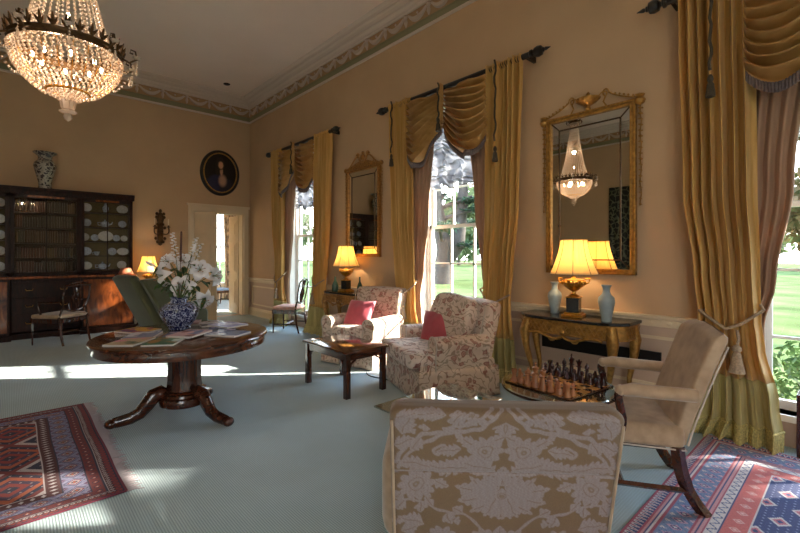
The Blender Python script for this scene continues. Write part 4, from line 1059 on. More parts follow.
b.build('leaf',M['leaf'],t); st.build('stem',M['stem'],t)
# ------------------------------------------------------------------ armchairs
def armchair(label,loc,F,fm,W=.86,D=.92,bh=.97,loose=False,seat_m=None,af=.0):
    t=thing('armchair',label,'armchair',loc,face(F))
    seat_m=seat_m or fm; aw=.17
    b=MB()   # valance skirt to the floor with corner pleats
    def sk(u,v):
        per=[(-W/2,-D/2+.05),(W/2,-D/2+.05),(W/2,D/2-.06),(-W/2,D/2-.06)]
        k=u*4; i=int(k)%4; f=k-int(k); a=per[i]; c=per[(i+1)%4]
        z=.012+v*.30; e=1+.025*(1-v)+.008*math.sin(u*2*PI*14)*(1-v)
        x=(a[0]+(c[0]-a[0])*f)*e; y=(a[1]+(c[1]-a[1])*f)*e
        return (x,y,z)
    b.grid(sk,160,6,wu=True); b.build('skirt',fm,t,solid=.006)
    MB().rbox((0,-.01,.26),(W-.02,D-.14,.26),.04,3).build('body',fm,t)
    b=MB().cushion((0,-.08,.42),(W-2*aw+.03,D-.22,.19),.22,.42,48,18,.02)
    if af: b.cushion((0,-D/2+.12,.415),(W-.03,af+.16,.18),.2,.42,48,18,.02)
    b.build('seat_cushion',seat_m,t)
    for s in(-1,1):
        xo=s*(W/2); pts=[(xo,.3),(xo,.46)]
        cx,cz,r=xo-s*.075,.54,.095
        for q in range(0,11):
            a=R(-35+q*25); pts.append((cx+s*r*math.cos(a),cz+r*math.sin(a)))
        pts+= [(xo-s*aw,.44),(xo-s*aw,.3)]
        if s<0: pts=pts[::-1]
        a=MB().prism(pts,-D/2+.06+af,D/2-.16,'y').build('arm',fm,t,ang=50,bev=.012)
        MB().tube([(p[0],-D/2+.055+af,p[1]) for p in pts],.007,6,closed=True).build('piping',M['pipe'],a)
        MB().rbox((s*(W/2-.085),-D/2+.085,.18),(.15,.05,.30),.015).build('arm_front',fm,t)
    b=MB(); tl=.2
    def bk(u,v):
        # rounded slab, leaning back
        a=2*PI*u; p=.3; 
        sg=lambda x:math.copysign(abs(x)**p,x)
        zz=.28+(bh-.28)*min(1,v*1.06)
        k=1 if v<.86 else math.sqrt(max(0,1-((v-.86)/.14)**2))*.9+.1*(1-(v-.86)/.14)
        x=(W/2-.06+.03*v)*sg(math.cos(a))*(.88+.12*k); y=.105*sg(math.sin(a))*k
        return (x,D/2-.20+y+tl*(zz-.28),zz-.02*(abs(x)/(W/2))**3)
    b.grid(bk,72,26,wu=True); b.build('backrest',fm,t,ang=180)
    pts=[(s_*(W/2-.07+.03*q),D/2-.315+tl*((bh-.28)*q),.28+(bh-.3)*q) for s_ in(-1,) for q in(.25,.5,.75,.95)]+[(x,D/2-.315+tl*(bh-.28),bh-.012) for x in(-.25,0,.25)]+[((W/2-.07+.03*q),D/2-.315+tl*((bh-.28)*q),.28+(bh-.3)*q) for q in(.95,.75,.5,.25)]
    MB().tube(pts,.006,6).build('piping',M['pipe'],t)
    if loose:
        c=MB(); c.T=Matrix.Translation((.04,D/2-.36,.76))@Matrix.Rotation(R(16),4,'Z')@Matrix.Rotation(R(-16),4,'X')@Matrix.Rotation(R(6),4,'Y'); c.cushion((0,0,0),(.62,.22,.52),.4,.55,40,20,.06,3); c.build('back_cushion',fm,t,ang=180)
    return t
a1=armchair('floral slipcovered armchair farther away, beside the dark coffee table',(3.62,4.66,0),(-.97,-.24),M['floral'],.86,.90,.99,False,M['floralp'])
a2=armchair('floral slipcovered armchair in front of the middle window, with loose back cushion',(3.50,3.17,0),(-.93,.37),M['floral'],.95,1.0,.96,True,M['floralp'],.17)
def pillow(label,loc,rot,m,s=.42):
    b=MB(); 
    def fn(u,v):
        x=(u-.5)*2;y=(v-.5)*2
        return x,y
    n=24; vs=[];fs=[]
    for sd in(-1,1):
        b0=len(vs)
        for j in range(n+1):
            for i in range(n+1):
                x,y=2*i/n-1,2*j/n-1; th=(max(0,1-x*x)*max(0,1-y*y))**.42
                pin=1-.07*(1-(abs(y))**2)*abs(x)**4; pin2=1-.07*(1-abs(x)**2)*abs(y)**4
                vs.append((x*s/2*pin,sd*th*.085*(1+.15*noise.noise(Vector((x*2,y*2,sd)))),y*s/2*pin2))
        for j in range(n):
            for i in range(n): fs.append((b0+j*(n+1)+i,b0+j*(n+1)+i+1,b0+(j+1)*(n+1)+i+1,b0+(j+1)*(n+1)+i))
    b.add(vs,fs); o=b.build('throw_pillow',m,loc=loc,ang=180); o.rotation_euler=rot
    bm=bmesh.new(); bm.from_mesh(o.data); bmesh.ops.remove_doubles(bm,verts=bm.verts,dist=.0008); bm.to_mesh(o.data); bm.free()
    return tag(o,label,'cushion')
def loc_of(t,x,y,z):
    a=t.rotation_euler.z; return (t.location.x+math.cos(a)*x-math.sin(a)*y,t.location.y+math.sin(a)*x+math.cos(a)*y,z)
pillow('bright rose pink cushion leaning in the far floral armchair',loc_of(a1,-.06,-.06,.64),(R(-32),0,a1.rotation_euler.z+.1),M['rose'],.42)
pillow('deeper rose cushion leaning on its back cushion in the middle window armchair',loc_of(a2,-.05,.0,.64),(R(-26),R(-6),a2.rotation_euler.z+.55),M['rosed'],.42)
# damask easy chair seen from behind
DW,DT=.858,.885
def damask_mask(X,Y):
    """X,Y arrays in pattern units (one unit about 12 cm), Y down from the top edge."""
    x=np.abs(X); x,Y=x+.035*np.sin(5.3*Y+1)+.02*np.sin(13*Y+4*x),Y+.035*np.sin(4.7*x+2)+.02*np.sin(12*x+3*Y); m=np.zeros_like(x); 
    def put(v): 
        nonlocal m; m=np.maximum(m,v)
    def cut(v):
        nonlocal m; m=m*(1-v)
    def soft(e,w=.12): return np.clip((1-e)/w,0,1)
    def stroke(pts,w):
        for (a,b,c,d) in zip([p[0] for p in pts[:-1]],[p[1] for p in pts[:-1]],[p[0] for p in pts[1:]],[p[1] for p in pts[1:]]):
            L2=(c-a)**2+(d-b)**2; t=np.clip(((x-a)*(c-a)+(Y-b)*(d-b))/L2,0,1)
            ds=np.hypot(x-a-t*(c-a),Y-b-t*(d-b)); put(np.clip((w*1.35-ds)/.02+.5,0,1))
    def curve(p0,p1,p2,p3,w,n=14): stroke([(q[0],q[1]) for q in bez((*p0,0),(*p1,0),(*p2,0),(*p3,0),n)],w)
    def leafm(cx,cy,ang,L,w,lobes=5,vein=True,dent=.42):
        a=R(ang); t=((x-cx)*math.cos(a)+(Y-cy)*math.sin(a))/L; s=(-(x-cx)*math.sin(a)+(Y-cy)*math.cos(a)); L=L*1.0
        tt=np.clip(t,0,1); sk=tt-np.abs(s)/(L*1.4)
        hw=w*1.45*np.sin(PI*tt**.8)*(1-dent+dent*np.abs(np.sin(lobes*PI*sk)))
        ok=((t>0)&(t<1))
        put(np.clip((hw-np.abs(s))/.025+.5,0,1)*ok)
        if vein: cut(np.clip((.014-np.abs(s))/.012+.5,0,1)*((t>.08)&(t<.85))*.8)
    def flower(cx,cy,r,n=9,ph=0):
        dx,dy=x-cx,Y-cy; th=np.arctan2(dy,dx); rr=np.hypot(dx,dy)
        R_=1.12*r*(.74+.26*np.abs(np.cos(n*th/2+ph))); put(np.clip((R_-rr)/.03+.5,0,1))
        cut(np.clip(1-np.abs(rr-r*.42)/.028,0,1)*(.4+.6*(np.sin(n*2*th)>-.2))); cut(np.clip((.05-np.abs(rr-r*.12))/.03,0,1)*.7)
        cut(np.clip((.018-np.abs(np.sin(n*th/2+ph+PI/2))*rr)/.012+.2,0,1)*((rr>r*.5)&(rr<r*.8))*.8)
    rs=random.Random(5)
    for k in range(46): leafm(rs.uniform(.2,3.5),rs.uniform(0,7),rs.uniform(0,360),rs.uniform(.22,.4),.09,2,False)
    for oy in (0.,6.6):
        Y0=Y; 
        yy=lambda v:v+oy
        curve((.12,yy(.0)),(.35,yy(.75)),(.9,yy(1.05)),(1.75,yy(1.0)),.05); curve((.42,yy(-.1)),(.6,yy(.6)),(1.1,yy(.82)),(1.8,yy(.85)),.05)
        curve((1.75,yy(1.0)),(2.5,yy(.95)),(3.0,yy(1.4)),(3.3,yy(2.1)),.05); curve((1.6,yy(.9)),(2.3,yy(1.25)),(2.9,yy(1.7)),(3.25,yy(2.3)),.045)
        for q in range(7): 
            tq=q/6; leafm(.35+tq*1.3,yy(.42+.5*tq**.6),-20+25*tq,.24,.07,1,False,0)
        leafm(1.35,yy(.85),-80,.75,.22,3); leafm(1.55,yy(.7),-125,.5,.17,3)
        flower(1.0,yy(.42),.19,5); leafm(1.0,yy(.6),90,.2,.09,1,False)
        leafm(1.75,yy(.35),-8,1.05,.24,5); leafm(2.0,yy(.25),18,.9,.2,5)
        leafm(3.3,yy(.55),195,.75,.26,4); leafm(3.15,yy(1.1),240,.8,.26,4); leafm(3.4,yy(1.5),200,.7,.2,4); leafm(2.6,yy(1.25),65,.55,.22,3)
        leafm(0,yy(.65),90,.5,.26,3); leafm(.05,yy(1.1),30,.42,.14,2)
        flower(.56,yy(1.62),.50,10); leafm(.95,yy(1.45),-30,.5,.17,3)
        leafm(1.3,yy(1.62),3,.75,.17,5); curve((1.95,yy(1.75)),(2.2,yy(1.8)),(2.15,yy(1.45)),(1.85,yy(1.45)),.04)
        leafm(.25,yy(2.25),-6,1.6,.24,8); leafm(1.0,yy(2.32),-4,1.7,.22,8); leafm(2.2,yy(2.3),-14,1.1,.2,6)
        curve((.2,yy(2.45)),(1.2,yy(2.5)),(2.4,yy(2.35)),(3.4,yy(2.45)),.03)
        leafm(0,yy(2.95),-90,.75,.30,4)
        for a,L,w in((-62,.95,.2),(-38,1.15,.24),(-14,1.35,.28),(12,1.3,.26),(38,1.05,.24),(66,.85,.2)): leafm(.16,yy(3.3),a,L,w,5)
        curve((.1,yy(2.5)),(.5,yy(2.7)),(.45,yy(3.0)),(.15,yy(3.15)),.035); curve((.28,yy(2.45)),(.8,yy(2.75)),(.6,yy(3.2)),(.2,yy(3.3)),.03)
        flower(0,yy(3.32),.26,8); leafm(0,yy(3.5),90,.75,.26,4)
        flower(2.65,yy(2.95),.55,11); leafm(2.15,yy(2.75),160,.55,.16,3); leafm(3.1,yy(3.2),40,.45,.18,3)
        curve((3.35,yy(3.6)),(2.8,yy(3.3)),(2.2,yy(3.9)),(1.3,yy(4.05)),.035); curve((1.3,yy(4.05)),(.9,yy(4.1)),(.6,yy(4.4)),(.5,yy(4.9)),.035)
        leafm(2.6,yy(3.6),100,.45,.16,2); leafm(2.2,yy(3.75),-60,.4,.15,2); leafm(1.7,yy(4.0),110,.5,.17,2); leafm(1.2,yy(4.05),-40,.45,.15,2); leafm(3.1,yy(3.5),60,.5,.17,3)
        flower(.55,yy(5.0),.42,9); flower(1.9,yy(5.0),.45,9); leafm(2.4,yy(4.5),-20,.9,.24,5); leafm(3.2,yy(4.8),200,.6,.2,4); leafm(0,yy(4.5),90,.9,.26,4); leafm(1.2,yy(5.4),20,1.2,.22,6)
    return m
DC=Vector((1.745,1.28,0)); DF=(.721,.693)
t=thing('easy_chair','easy chair seen from behind in tan and silver damask slipcover','armchair',DC,face(DF)); damask_thing=t
def rrect(u,w,d,r):
    """point on a rounded rectangle outline, u in 0..1 starting mid outer face (+y)"""
    pts=[];seg=[('l',(w/2-r)),('c',),('l',d-2*r),('c',),('l',w-2*r),('c',),('l',d-2*r),('c',),('l',w/2-r)]
    return None
nw,nd,nc=300,26,10
loop=[]
r=.035
def arc(cx,cy,a0,n): 
    return [(cx+r*math.cos(R(a0-90*k/n)),cy+r*math.sin(R(a0-90*k/n))) for k in range(1,n)]
w2,d2=DW/2,.075
loop+=[(-w2+r+(2*w2-2*r)*k/nw,d2) for k in range(nw+1)]; loop+=arc(w2-r,d2-r,90,nc)
loop+=[(w2,d2-r-(2*d2-2*r)*k/6) for k in range(7)]; loop+=arc(w2-r,-d2+r,0,nc)
loop+=[(w2-r-(2*w2-2*r)*k/60,-d2) for k in range(61)]; loop+=arc(-w2+r,-d2+r,-90,nc)
loop+=[(-w2,-d2+r+(2*d2-2*r)*k/6) for k in range(7)]; loop+=arc(-w2+r,d2-r,180,nc)
n=len(loop); z0,z1=.03,DT; rows=[]
nv=250
for j in range(nv+1):
    v=j/nv
    if v<.93: z=z0+(z1-.04-z0)*v/.93; ins=0
    else:
        a=(v-.93)/.07*PI/2; z=z1-.04+.04*math.sin(a); ins=.04*(1-math.cos(a))
    rows.append((z,ins))
for q in range(1,4): rows.append((z1+.002*q/3,.04+(d2-.042)*q/3))
vs=[];ys=[]
for z,ins in rows:
    for x,y in loop:
        sx=(abs(x)-ins)/abs(x) if abs(x)>ins else 0; sy=(abs(y)-ins)/max(1e-6,abs(y)) if abs(y)>ins else .02
        xx,yy=x*sx,y*sy
        seam=-.008*math.exp(-((z-(DT-.262-.012*xx))/.005)**2) if y>0 else 0
        wob=.006*noise.noise(Vector((xx*4,z*3,1)))
        lean=.27*(z-.35)
        flare=1+.03*max(0,.3-z)
        vs.append((xx*flare,yy*flare+ .365+lean+(seam+wob)*(1 if y>0 else 0),z)); ys.append((xx,z+ (0 if y>=0 else 0),yy))
A=np.array(ys); Xp=A[:,0]/.1225; Yp=(DT-A[:,1])/.118+.22-np.clip((.075-A[:,2]),0,.15)/.118*(A[:,1]>DT-.03)
mk=damask_mask(Xp,Yp); mk=(mk*(.84+.16*np.sin(46*np.abs(Xp)+5*np.sin(7*Yp))*np.sin(31*Yp+4*np.sin(6*Xp))))[:,None]
bg=np.array(lin(116,90,64)[:3]); fg=np.array(lin(144,130,130)[:3])
colr=bg*(1-mk)+fg*mk
fs=[(j*n+i,j*n+(i+1)%n,(j+1)*n+(i+1)%n,(j+1)*n+i) for j in range(len(rows)-1) for i in range(n)]
fs.append(tuple((len(rows)-1)*n+i for i in range(n)))
b=MB(); b.add(vs,fs,[tuple(c) for c in colr]); bo=b.build('backrest',M['damask'],t,ang=180)
b=MB()
for s in(-1,1): MB().tube([(s*(w2-.012),.44+.27*(z-.35),z) for z in(.05,.2,.4,.6,.8,DT-.05)],.006,6).build('piping',M['tanc'],bo)
MB().rbox((0,.06,.22),(DW-.06,.66,.36),.05,3).build('body',M['tanc'],t)
MB().cushion((0,.02,.44),(DW-.3,.62,.17),.22,.4,40,14).build('seat_cushion',M['tanc'],t)
for s in(-1,1): MB().rbox((s*(w2-.03),.05,.42),(.17,.60,.40),.08,4).build('arm',M['tanc'],t)
# upholstered open armchair
t=thing('open_armchair','worn tan upholstered open armchair with dark legs beside the chess table','armchair',(2.89,1.08,0),face((-.5,.866)))
W=.60
MB().rbox((0,0,.42),(W,.60,.13),.035,3).build('seat',M['tanw'],t)
MB().tube([(-W/2,-.3,.358),(W/2,-.3,.358),(W/2,.3,.358),(-W/2,.3,.358)],.005,5,closed=True).build('piping',M['pipe'],t)
def bk(u,v):
    a=2*PI*u; sg=lambda x,p:math.copysign(abs(x)**p,x)
    z=.38+.63*v; k=math.sqrt(max(0,1-max(0,(v-.93)/.07)**2)) if v>.93 else 1
    w=W/2*(.93+.02*v); x=w*sg(math.cos(a),.25)*(.97+.03*k); y=.045*sg(math.sin(a),.3)*(.1+.9*k)
    zz=z+ (.035*math.cos(x/w*PI/2)*max(0,v-.6)/.4)
    return (x,.27+.36*(z-.38)**1.15+y,zz)
b=MB(); b.grid(bk,64,30,wu=True); bo=b.build('backrest',M['tanw'],t,ang=60)
for s in(-1,1): MB().tube([(s*(W/2*(.93+.02*v)+.002),.27+.36*(.63*v)**1.15+.043,.38+.63*v) for v in[q/10 for q in range(10)]],.006,6).build('piping',M['pipe'],bo)
for s in(-1,1):
    ar=MB(); ar.tube([(s*.335,-.03,.675),(s*.335,.02,.685),(s*.33,.12,.68),(s*.32,.34,.675)],[.03,.037,.038,.036],10,flat=1.1); ar.sph((s*.335,-.04,.675),(.036,.03,.032)); ar.build('arm',M['tanw'],t)
    MB().tube(bez((s*.335,-.03,.665),(s*.345,-.09,.66),(s*.33,.0,.56),(s*.315,-.04,.43)),[.024]*9+[.028]*4,8).build('arm_support',M['mah'],t)
    MB().tube([(s*.29,-.26,.36),(s*.29,-.26,0)],[.034,.028],4).build('leg',M['mah'],t,smooth=False)
    MB().tube(bez((s*.28,.26,.37),(s*.28,.27,.22),(s*.285,.30,.12),(s*.29,.40,0)),[.036]*7+[.032]*6,4).build('leg',M['mah'],t,ang=30)
    MB().tube([(s*.288,-.26,.12),(s*.288,.31,.13)],.017,4).build('stretcher',M['mah'],t,smooth=False)
MB().tube([(-.28,-.02,.125),(.28,-.02,.125)],.016,4).build('stretcher',M['mah'],t,smooth=False)
# green lounge chair beyond the round table
t=thing('lounge_chair','high backed dark green lounge chair behind the round table','armchair',(1.92,7.80,0),face((.97,.24)))
b=MB(); b.T=Matrix.Translation((0,.22,.28))@Matrix.Rotation(R(-27),4,'X'); b.rbox((0,0,.46),(.62,.13,.98),.04,3); b.build('backrest',M['greenv'],t)
for s in(-1,1): MB().prism([(-.45,.25),(.22,.25),(.22,.4),(.60,1.08),(.42,1.09),(.15,.98),(-.10,.72),(-.38,.60),(-.46,.52)],s*.38-.07,s*.38+.07,'x').build('side_wing',M['greenv'],t,bev=.03)
MB().rbox((0,-.1,.28),(.74,.72,.2),.05,3).build('body',M['greenv'],t); MB().cushion((0,-.15,.43),(.62,.62,.16),.25,.45).build('seat_cushion',M['greenv'],t)
for s in(-1,1):
    for y in(-.4,.22): MB().tube([(s*.3,y,.2),(s*.32,y*1.05,0)],[.03,.02],6).build('leg',M['mah'],t)
# desk chair with open arms, side chair
dc=dining_chair('desk_chair','dark open armchair drawn up to the bookcase desk',(.62,9.0,0),(-.64,.77),M['tanw'],.56)
for s in(-1,1): MB().tube([(s*.24,.27,.70),(s*.28,.1,.69),(s*.28,-.1,.68),(s*.26,-.12,.6),(s*.25,-.08,.44)],.016,7).build('arm',M['mahv'],dc)
MB().tube([(-.24,.33,.95),(0,.345,.97),(.24,.33,.95)],.02,6).build('top_rail',M['mahv'],dc)
dining_chair('side_chair','shield back side chair with pink seat before the far window',(3.93,7.42,0),(-.62,.78),M['pinkseat'],.5)
# coffee table
t=thing('coffee_table','dark rectangular coffee table with shiny top before the far floral armchair','table',(2.74,3.90,0))
MB().rbox((0,0,.47),(.57,.86,.024),.008,2).build('table_top',M['rosew'],t)
b=MB().box(-.25,.25,-.39,-.37,.38,.458).box(-.25,.25,.37,.39,.38,.458).box(-.25,-.23,-.39,.39,.38,.458).box(.23,.25,-.39,.39,.38,.458); b.build('apron',M['mah'],t,smooth=False,bev=.003)
for sx in(-1,1):
    for sy in(-1,1):
        MB().box(sx*.235-.028,sx*.235+.028,sy*.375-.028,sy*.375+.028,0,.458).build('leg',M['mahv'],t,smooth=False,bev=.004)
        b=MB(); b.tube([(sx*.205,sy*.38,.30),(sx*.185,sy*.38,.35),(sx*.13,sy*.38,.38)],.010,5); b.tube([(sx*.24,sy*.345,.30),(sx*.24,sy*.325,.35),(sx*.24,sy*.27,.38)],.010,5); b.build('bracket',M['mahv'],t)
cd=MB().tube(bez((3.25,4.15,.008),(3.05,3.95,.008),(3.3,3.75,.008),(3.22,3.55,.008),24),.006,5).build('power_cord',M['black']); tag(cd,'thin black cord on the carpet between the two floral armchairs','cord')
# glass topped table
t=thing('glass_table','low glass topped table in front of the damask easy chair','table',(2.175,1.97,0))
MB().rbox((0,0,.437),(.76,.50,.012),.004,2).build('glass_top',M['tglass'],t,smooth=False)
MB().box(-.26,.26,-.18,.18,.395,.425).build('frame',M['black'],t,smooth=False,bev=.004)
for sx in(-1,1):
    for sy in(-1,1): MB().box(sx*.22-.018,sx*.22+.018,sy*.15-.018,sy*.15+.018,0,.4295).build('leg',M['black'],t,smooth=False)
# chess table
CX_,CY_,CZ=2.545,1.305,.635
t=thing('chess_table','round glass topped pedestal table carrying the chess set','table',(CX_,CY_,0))
MB().lathe([(0,CZ-.03),(.33,CZ-.03),(.345,CZ-.02),(.345,CZ-.012),(0,CZ-.012)],72).build('table_top',M['mah'],t)
MB().lathe([(0,CZ-.0115),(.338,CZ-.0115),(.345,CZ-.006),(.338,CZ),(0,CZ)],72).build('glass_top',M['tglass'],t)
MB().lathe([(.05,.09),(.055,.12),(.03,.18),(.04,.3),(.03,.42),(.05,.5),(.12,.57)],20).build('pedestal',M['mah'],t)
for k in range(3):
    a=k*2*PI/3+1.1; c,s=math.cos(a),math.sin(a)
    MB().tube([(c*.03,s*.03,.16),(c*.12,s*.12,.13),(c*.2,s*.2,.05),(c*.26,s*.26,.02)],[.03,.026,.02,.02],8).build('leg',M['mah'],t)
CR=R(-7); cell=.054
def cpos(i,j): 
    x=(i-3.5)*cell;y=(j-3.5)*cell
    return (CX_+math.cos(CR)*x-math.sin(CR)*y,CY_+math.sin(CR)*x+math.cos(CR)*y)
t=thing('chess_board','square dark and amber chess board on the round glass table','board game',(CX_,CY_,CZ+.001),CR)
M['sqd']=mat('board_dark',lin(66,34,20),.12,coat=.6); M['sql']=mat('board_amber',lin(214,150,80),.12,coat=.6)
MB().rbox((0,0,.004),(cell*8+.03,cell*8+.03,.008),.003).build('board',M['sqd'],t,smooth=False)
b=MB()
for i in range(8):
    for j in range(8):
        if (i+j)%2: b.box((i-4)*cell,(i-3)*cell,(j-4)*cell,(j-3)*cell,.008,.0092)
b.build('square_inlay',M['sql'],t,smooth=False)
PR={'pawn':[(.017,0),(.018,.006),(.015,.012),(.009,.02),(.007,.032),(.012,.035),(.007,.038),(.010,.045),(.0105,.051),(.006,.058),(0,.06)],
'rook':[(.020,0),(.021,.007),(.017,.014),(.012,.024),(.011,.044),(.016,.05),(.016,.064),(.011,.064),(.011,.058),(0,.058)],
'bishop':[(.020,0),(.021,.007),(.016,.014),(.010,.026),(.008,.05),(.014,.053),(.008,.057),(.013,.067),(.011,.077),(.003,.086),(.005,.09),(0,.094)],
'queen':[(.021,0),(.022,.008),(.017,.016),(.011,.03),(.009,.062),(.016,.066),(.009,.07),(.011,.08),(.017,.094),(.012,.094),(.005,.098),(.006,.103),(0,.107)],
'king':[(.022,0),(.023,.008),(.018,.017),(.012,.03),(.010,.066),(.017,.07),(.010,.074),(.012,.084),(.017,.10),(.007,.106),(.004,.112),(0,.113)],
'knight':[(.020,0),(.021,.007),(.017,.014),(.014,.024),(.0,.026)]}
order=['rook','knight','bishop','queen','king','bishop','knight','rook']
first={}
def piece(kind,side,i,j,label,group):
    x,y=cpos(i,j); key=(kind,side)
    if key in first: return dup(first[key],(x,y,CZ+.0105),None,label,group)
    m=M['amber'] if side=='amber' else M['darkpc']; b=MB().lathe([(r*1.12,z*1.2) for r,z in PR[kind]],16)
    if kind=='king': b.box(-.0025,.0025,-.0025,.0025,.134,.153).box(-.008,.008,-.0025,.0025,.141,.146)
    if kind=='knight': b.prism([(.012,.024),(-.010,.024),(-.013,.045),(-.008,.062),(-.004,.074),(.001,.066),(.014,.056),(.016,.047),(.008,.046),(.004,.044),(.010,.034)],-.007,.007,'y')
    if kind=='queen':
        for q in range(7): b.sph((.017*math.cos(q*.9),.017*math.sin(q*.9),.114),.0035,6,4)
    o=b.build('chess_'+kind,m,loc=(x,y,CZ+.0105)); o.rotation_euler=(0,0,CR+(PI if side!='amber' else 0)); first[key]=o; return tag(o,label,'chess piece',group)
ends={0:'nearest the open armchair',7:'nearest the gilt console'}
for side,jr,jp in(('amber',0,1),('dark',7,6)):
    nmx='amber' if side=='amber' else 'dark red'
    for j in range(8):
        piece('pawn',side,jp if True else 0,j,'%s pawn in the %s row on the chess board'%(nmx,'front'),'%s chess pawns'%nmx)
        k=order[j]; wh_={'rook':('at the end of the back row %s','', ),}
        suffix='' if k in('queen','king') else (' at its camera end' if j<4 else ' at its window wall end')
        piece(k,side,jr,j,'%s chess %s in the back row%s'%(nmx,k,suffix),'%s back row chess pieces'%nmx)
# small mahogany table at the picture edge
t=thing('side_table','small dark red wooden table at the picture edge beside the near curtain','table',(4.215,.12,0))
MB().rbox((0,0,.445),(.20,.42,.025),.006).build('table_top',M['mah'],t,smooth=False)
for sx in(-1,1):
    for sy in(-1,1): MB().box(sx*.08-.018,sx*.08+.018,sy*.19-.018,sy*.19+.018,0,.432).build('leg',M['mahv'],t,smooth=False,bev=.003)
MB().box(-.075,.075,-.18,.18,.38,.432).build('apron',M['mah'],t,smooth=False)
# ------------------------------------------------------------------ rugs
def rug(name,label,x0,x1,y0,y1,fn,nx,ny,fr,loc_z=.004):
    vs=[];X,Y=np.meshgrid(np.linspace(x0,x1,nx+1),np.linspace(y0,y1,ny+1))
    C=fn(X,Y).reshape(-1,3); cx,cy=(x0+x1)/2,(y0+y1)/2
    Z=np.full(X.size,.010); XX=X.ravel();YY=Y.ravel()
    wob=.003*np.sin(YY*7)+.002*np.sin(XX*13)
    vs=[(a-cx+(w if i else 0),b-cy,z) for i,(a,b,z,w) in enumerate(zip(XX,YY,Z,wob))]
    fs=[(j*(nx+1)+i,j*(nx+1)+i+1,(j+1)*(nx+1)+i+1,(j+1)*(nx+1)+i) for j in range(ny) for i in range(nx)]
    t=thing(name,label,'rug',(cx,cy,0))
    b=MB(); b.add(vs,fs,[tuple(c) for c in C]); b.build('pile',M['rug'],t,solid=.006)
    f=MB(); rd=random.Random(2)
    for xe,s in fr:
        y=y0
        while y<y1:
            L=rd.uniform(.05,.09); f.tube([(xe-cx-.005*s,y-cy,.009),(xe-cx+s*L*.5,y-cy+rd.uniform(-.008,.008),.007),(xe-cx+s*L,y-cy+rd.uniform(-.02,.02),.005)],[.004,.0045,.002],4); y+=.011
    if fr: f.build('fringe',mat('rug_fringe',lin(170,160,165),.9),t)
    return t
def cc(*c): return np.array(lin(*c)[:3])
def paintc(C,mask,col): C[mask]=col
def dia(a,b): return np.abs(((a+.5)%1)-.5)*2+np.abs(((b+.5)%1)-.5)*2
def rugL(X,Y):
    de=(.53-X)*2.4; ds=np.minimum(Y-3.04,5.12-Y)*2.4; X=X*2.0; Y=Y*2.0; C=np.zeros(X.shape+(3,))+cc(98,34,36)
    red,dk,lav,wht,nav,org=cc(134,44,42),cc(74,24,30),cc(118,116,150),cc(186,176,178),cc(34,32,60),cc(170,84,52)
    ramp_=[(0,.035,cc(112,40,60)),(.035,.05,nav),(.05,.12,red),(.12,.19,dk),(.19,.205,wht),(.205,.225,nav),(.225,.37,cc(108,34,38)),(.37,.39,nav),(.39,.68,lav),(.68,.70,nav),(.70,.88,dk),(.88,.90,wht)]
    d=np.minimum(de,ds*1.25)
    al=np.where(de<=ds*1.25,Y,X)
    for a,b_,c in ramp_: paintc(C,(d>=a)&(d<b_),c)
    t=lambda a,b_:(d-a)/(b_-a)
    m=(d>.05)&(d<.12)&(np.abs(np.sin(al*70)+ (t(.05,.12)-.5)*1.6)<.35); paintc(C,m,nav)
    m=(d>.12)&(d<.19)&(dia(al/.06,t(.12,.19)-.5)<.9); paintc(C,m,wht); m=(d>.12)&(d<.19)&(dia(al/.06,t(.12,.19)-.5)<.45); paintc(C,m,dk)
    m=(d>.225)&(d<.37); q=dia(al/.14,(t(.225,.37)-.5)*.9); paintc(C,m&(q<.62),nav); paintc(C,m&(q<.38),org); paintc(C,m&(q<.16),wht)
    m=(d>.39)&(d<.68); q=dia(al/.26,(t(.39,.68)-.5)*.95); paintc(C,m&(q<.95)&(q>.84),nav); paintc(C,m&(q<.66),cc(120,52,56)); paintc(C,m&(q<.46),wht); paintc(C,m&(q<.34),nav); paintc(C,m&(q<.17),org)
    q2=dia(al/.26+.5,(t(.39,.68)-.5)*1.0+.5); paintc(C,m&(q2<.38),cc(90,60,96)); paintc(C,m&(np.abs(np.sin(al*48+6*t(.39,.68)))<.10)&(q>.95),wht)
    m=(d>.70)&(d<.88); q=np.minimum(np.abs(((al/.10+.5)%1)-.5)*2+0*d,np.abs(t(.70,.88)-.5)*1.2); q3=dia(al/.10,(t(.70,.88)-.5)*.8); paintc(C,m&(q3<.5)&(q<.16),wht)
    f=d>=.90; q=dia((X)/1.1,(Y-8.16)/1.1); 
    cols=[nav,red,cc(60,40,70),org,nav,cc(120,44,44),wht,nav]
    k=np.floor(q*5.5+.02*np.sin(Y*90)).astype(int)%len(cols)
    for i,c in enumerate(cols): paintc(C,f&(k==i),c)
    s=dia(X/.1,Y/.1); paintc(C,f&(s<.3)&(k%2==0),wht); paintc(C,f&(s<.16),red)
    return C
rug('patterned_rug','dark red patterned rug with grey fringe beside the round table',-2.3,.53,3.04,5.12,rugL,760,560,[(.53,1)])
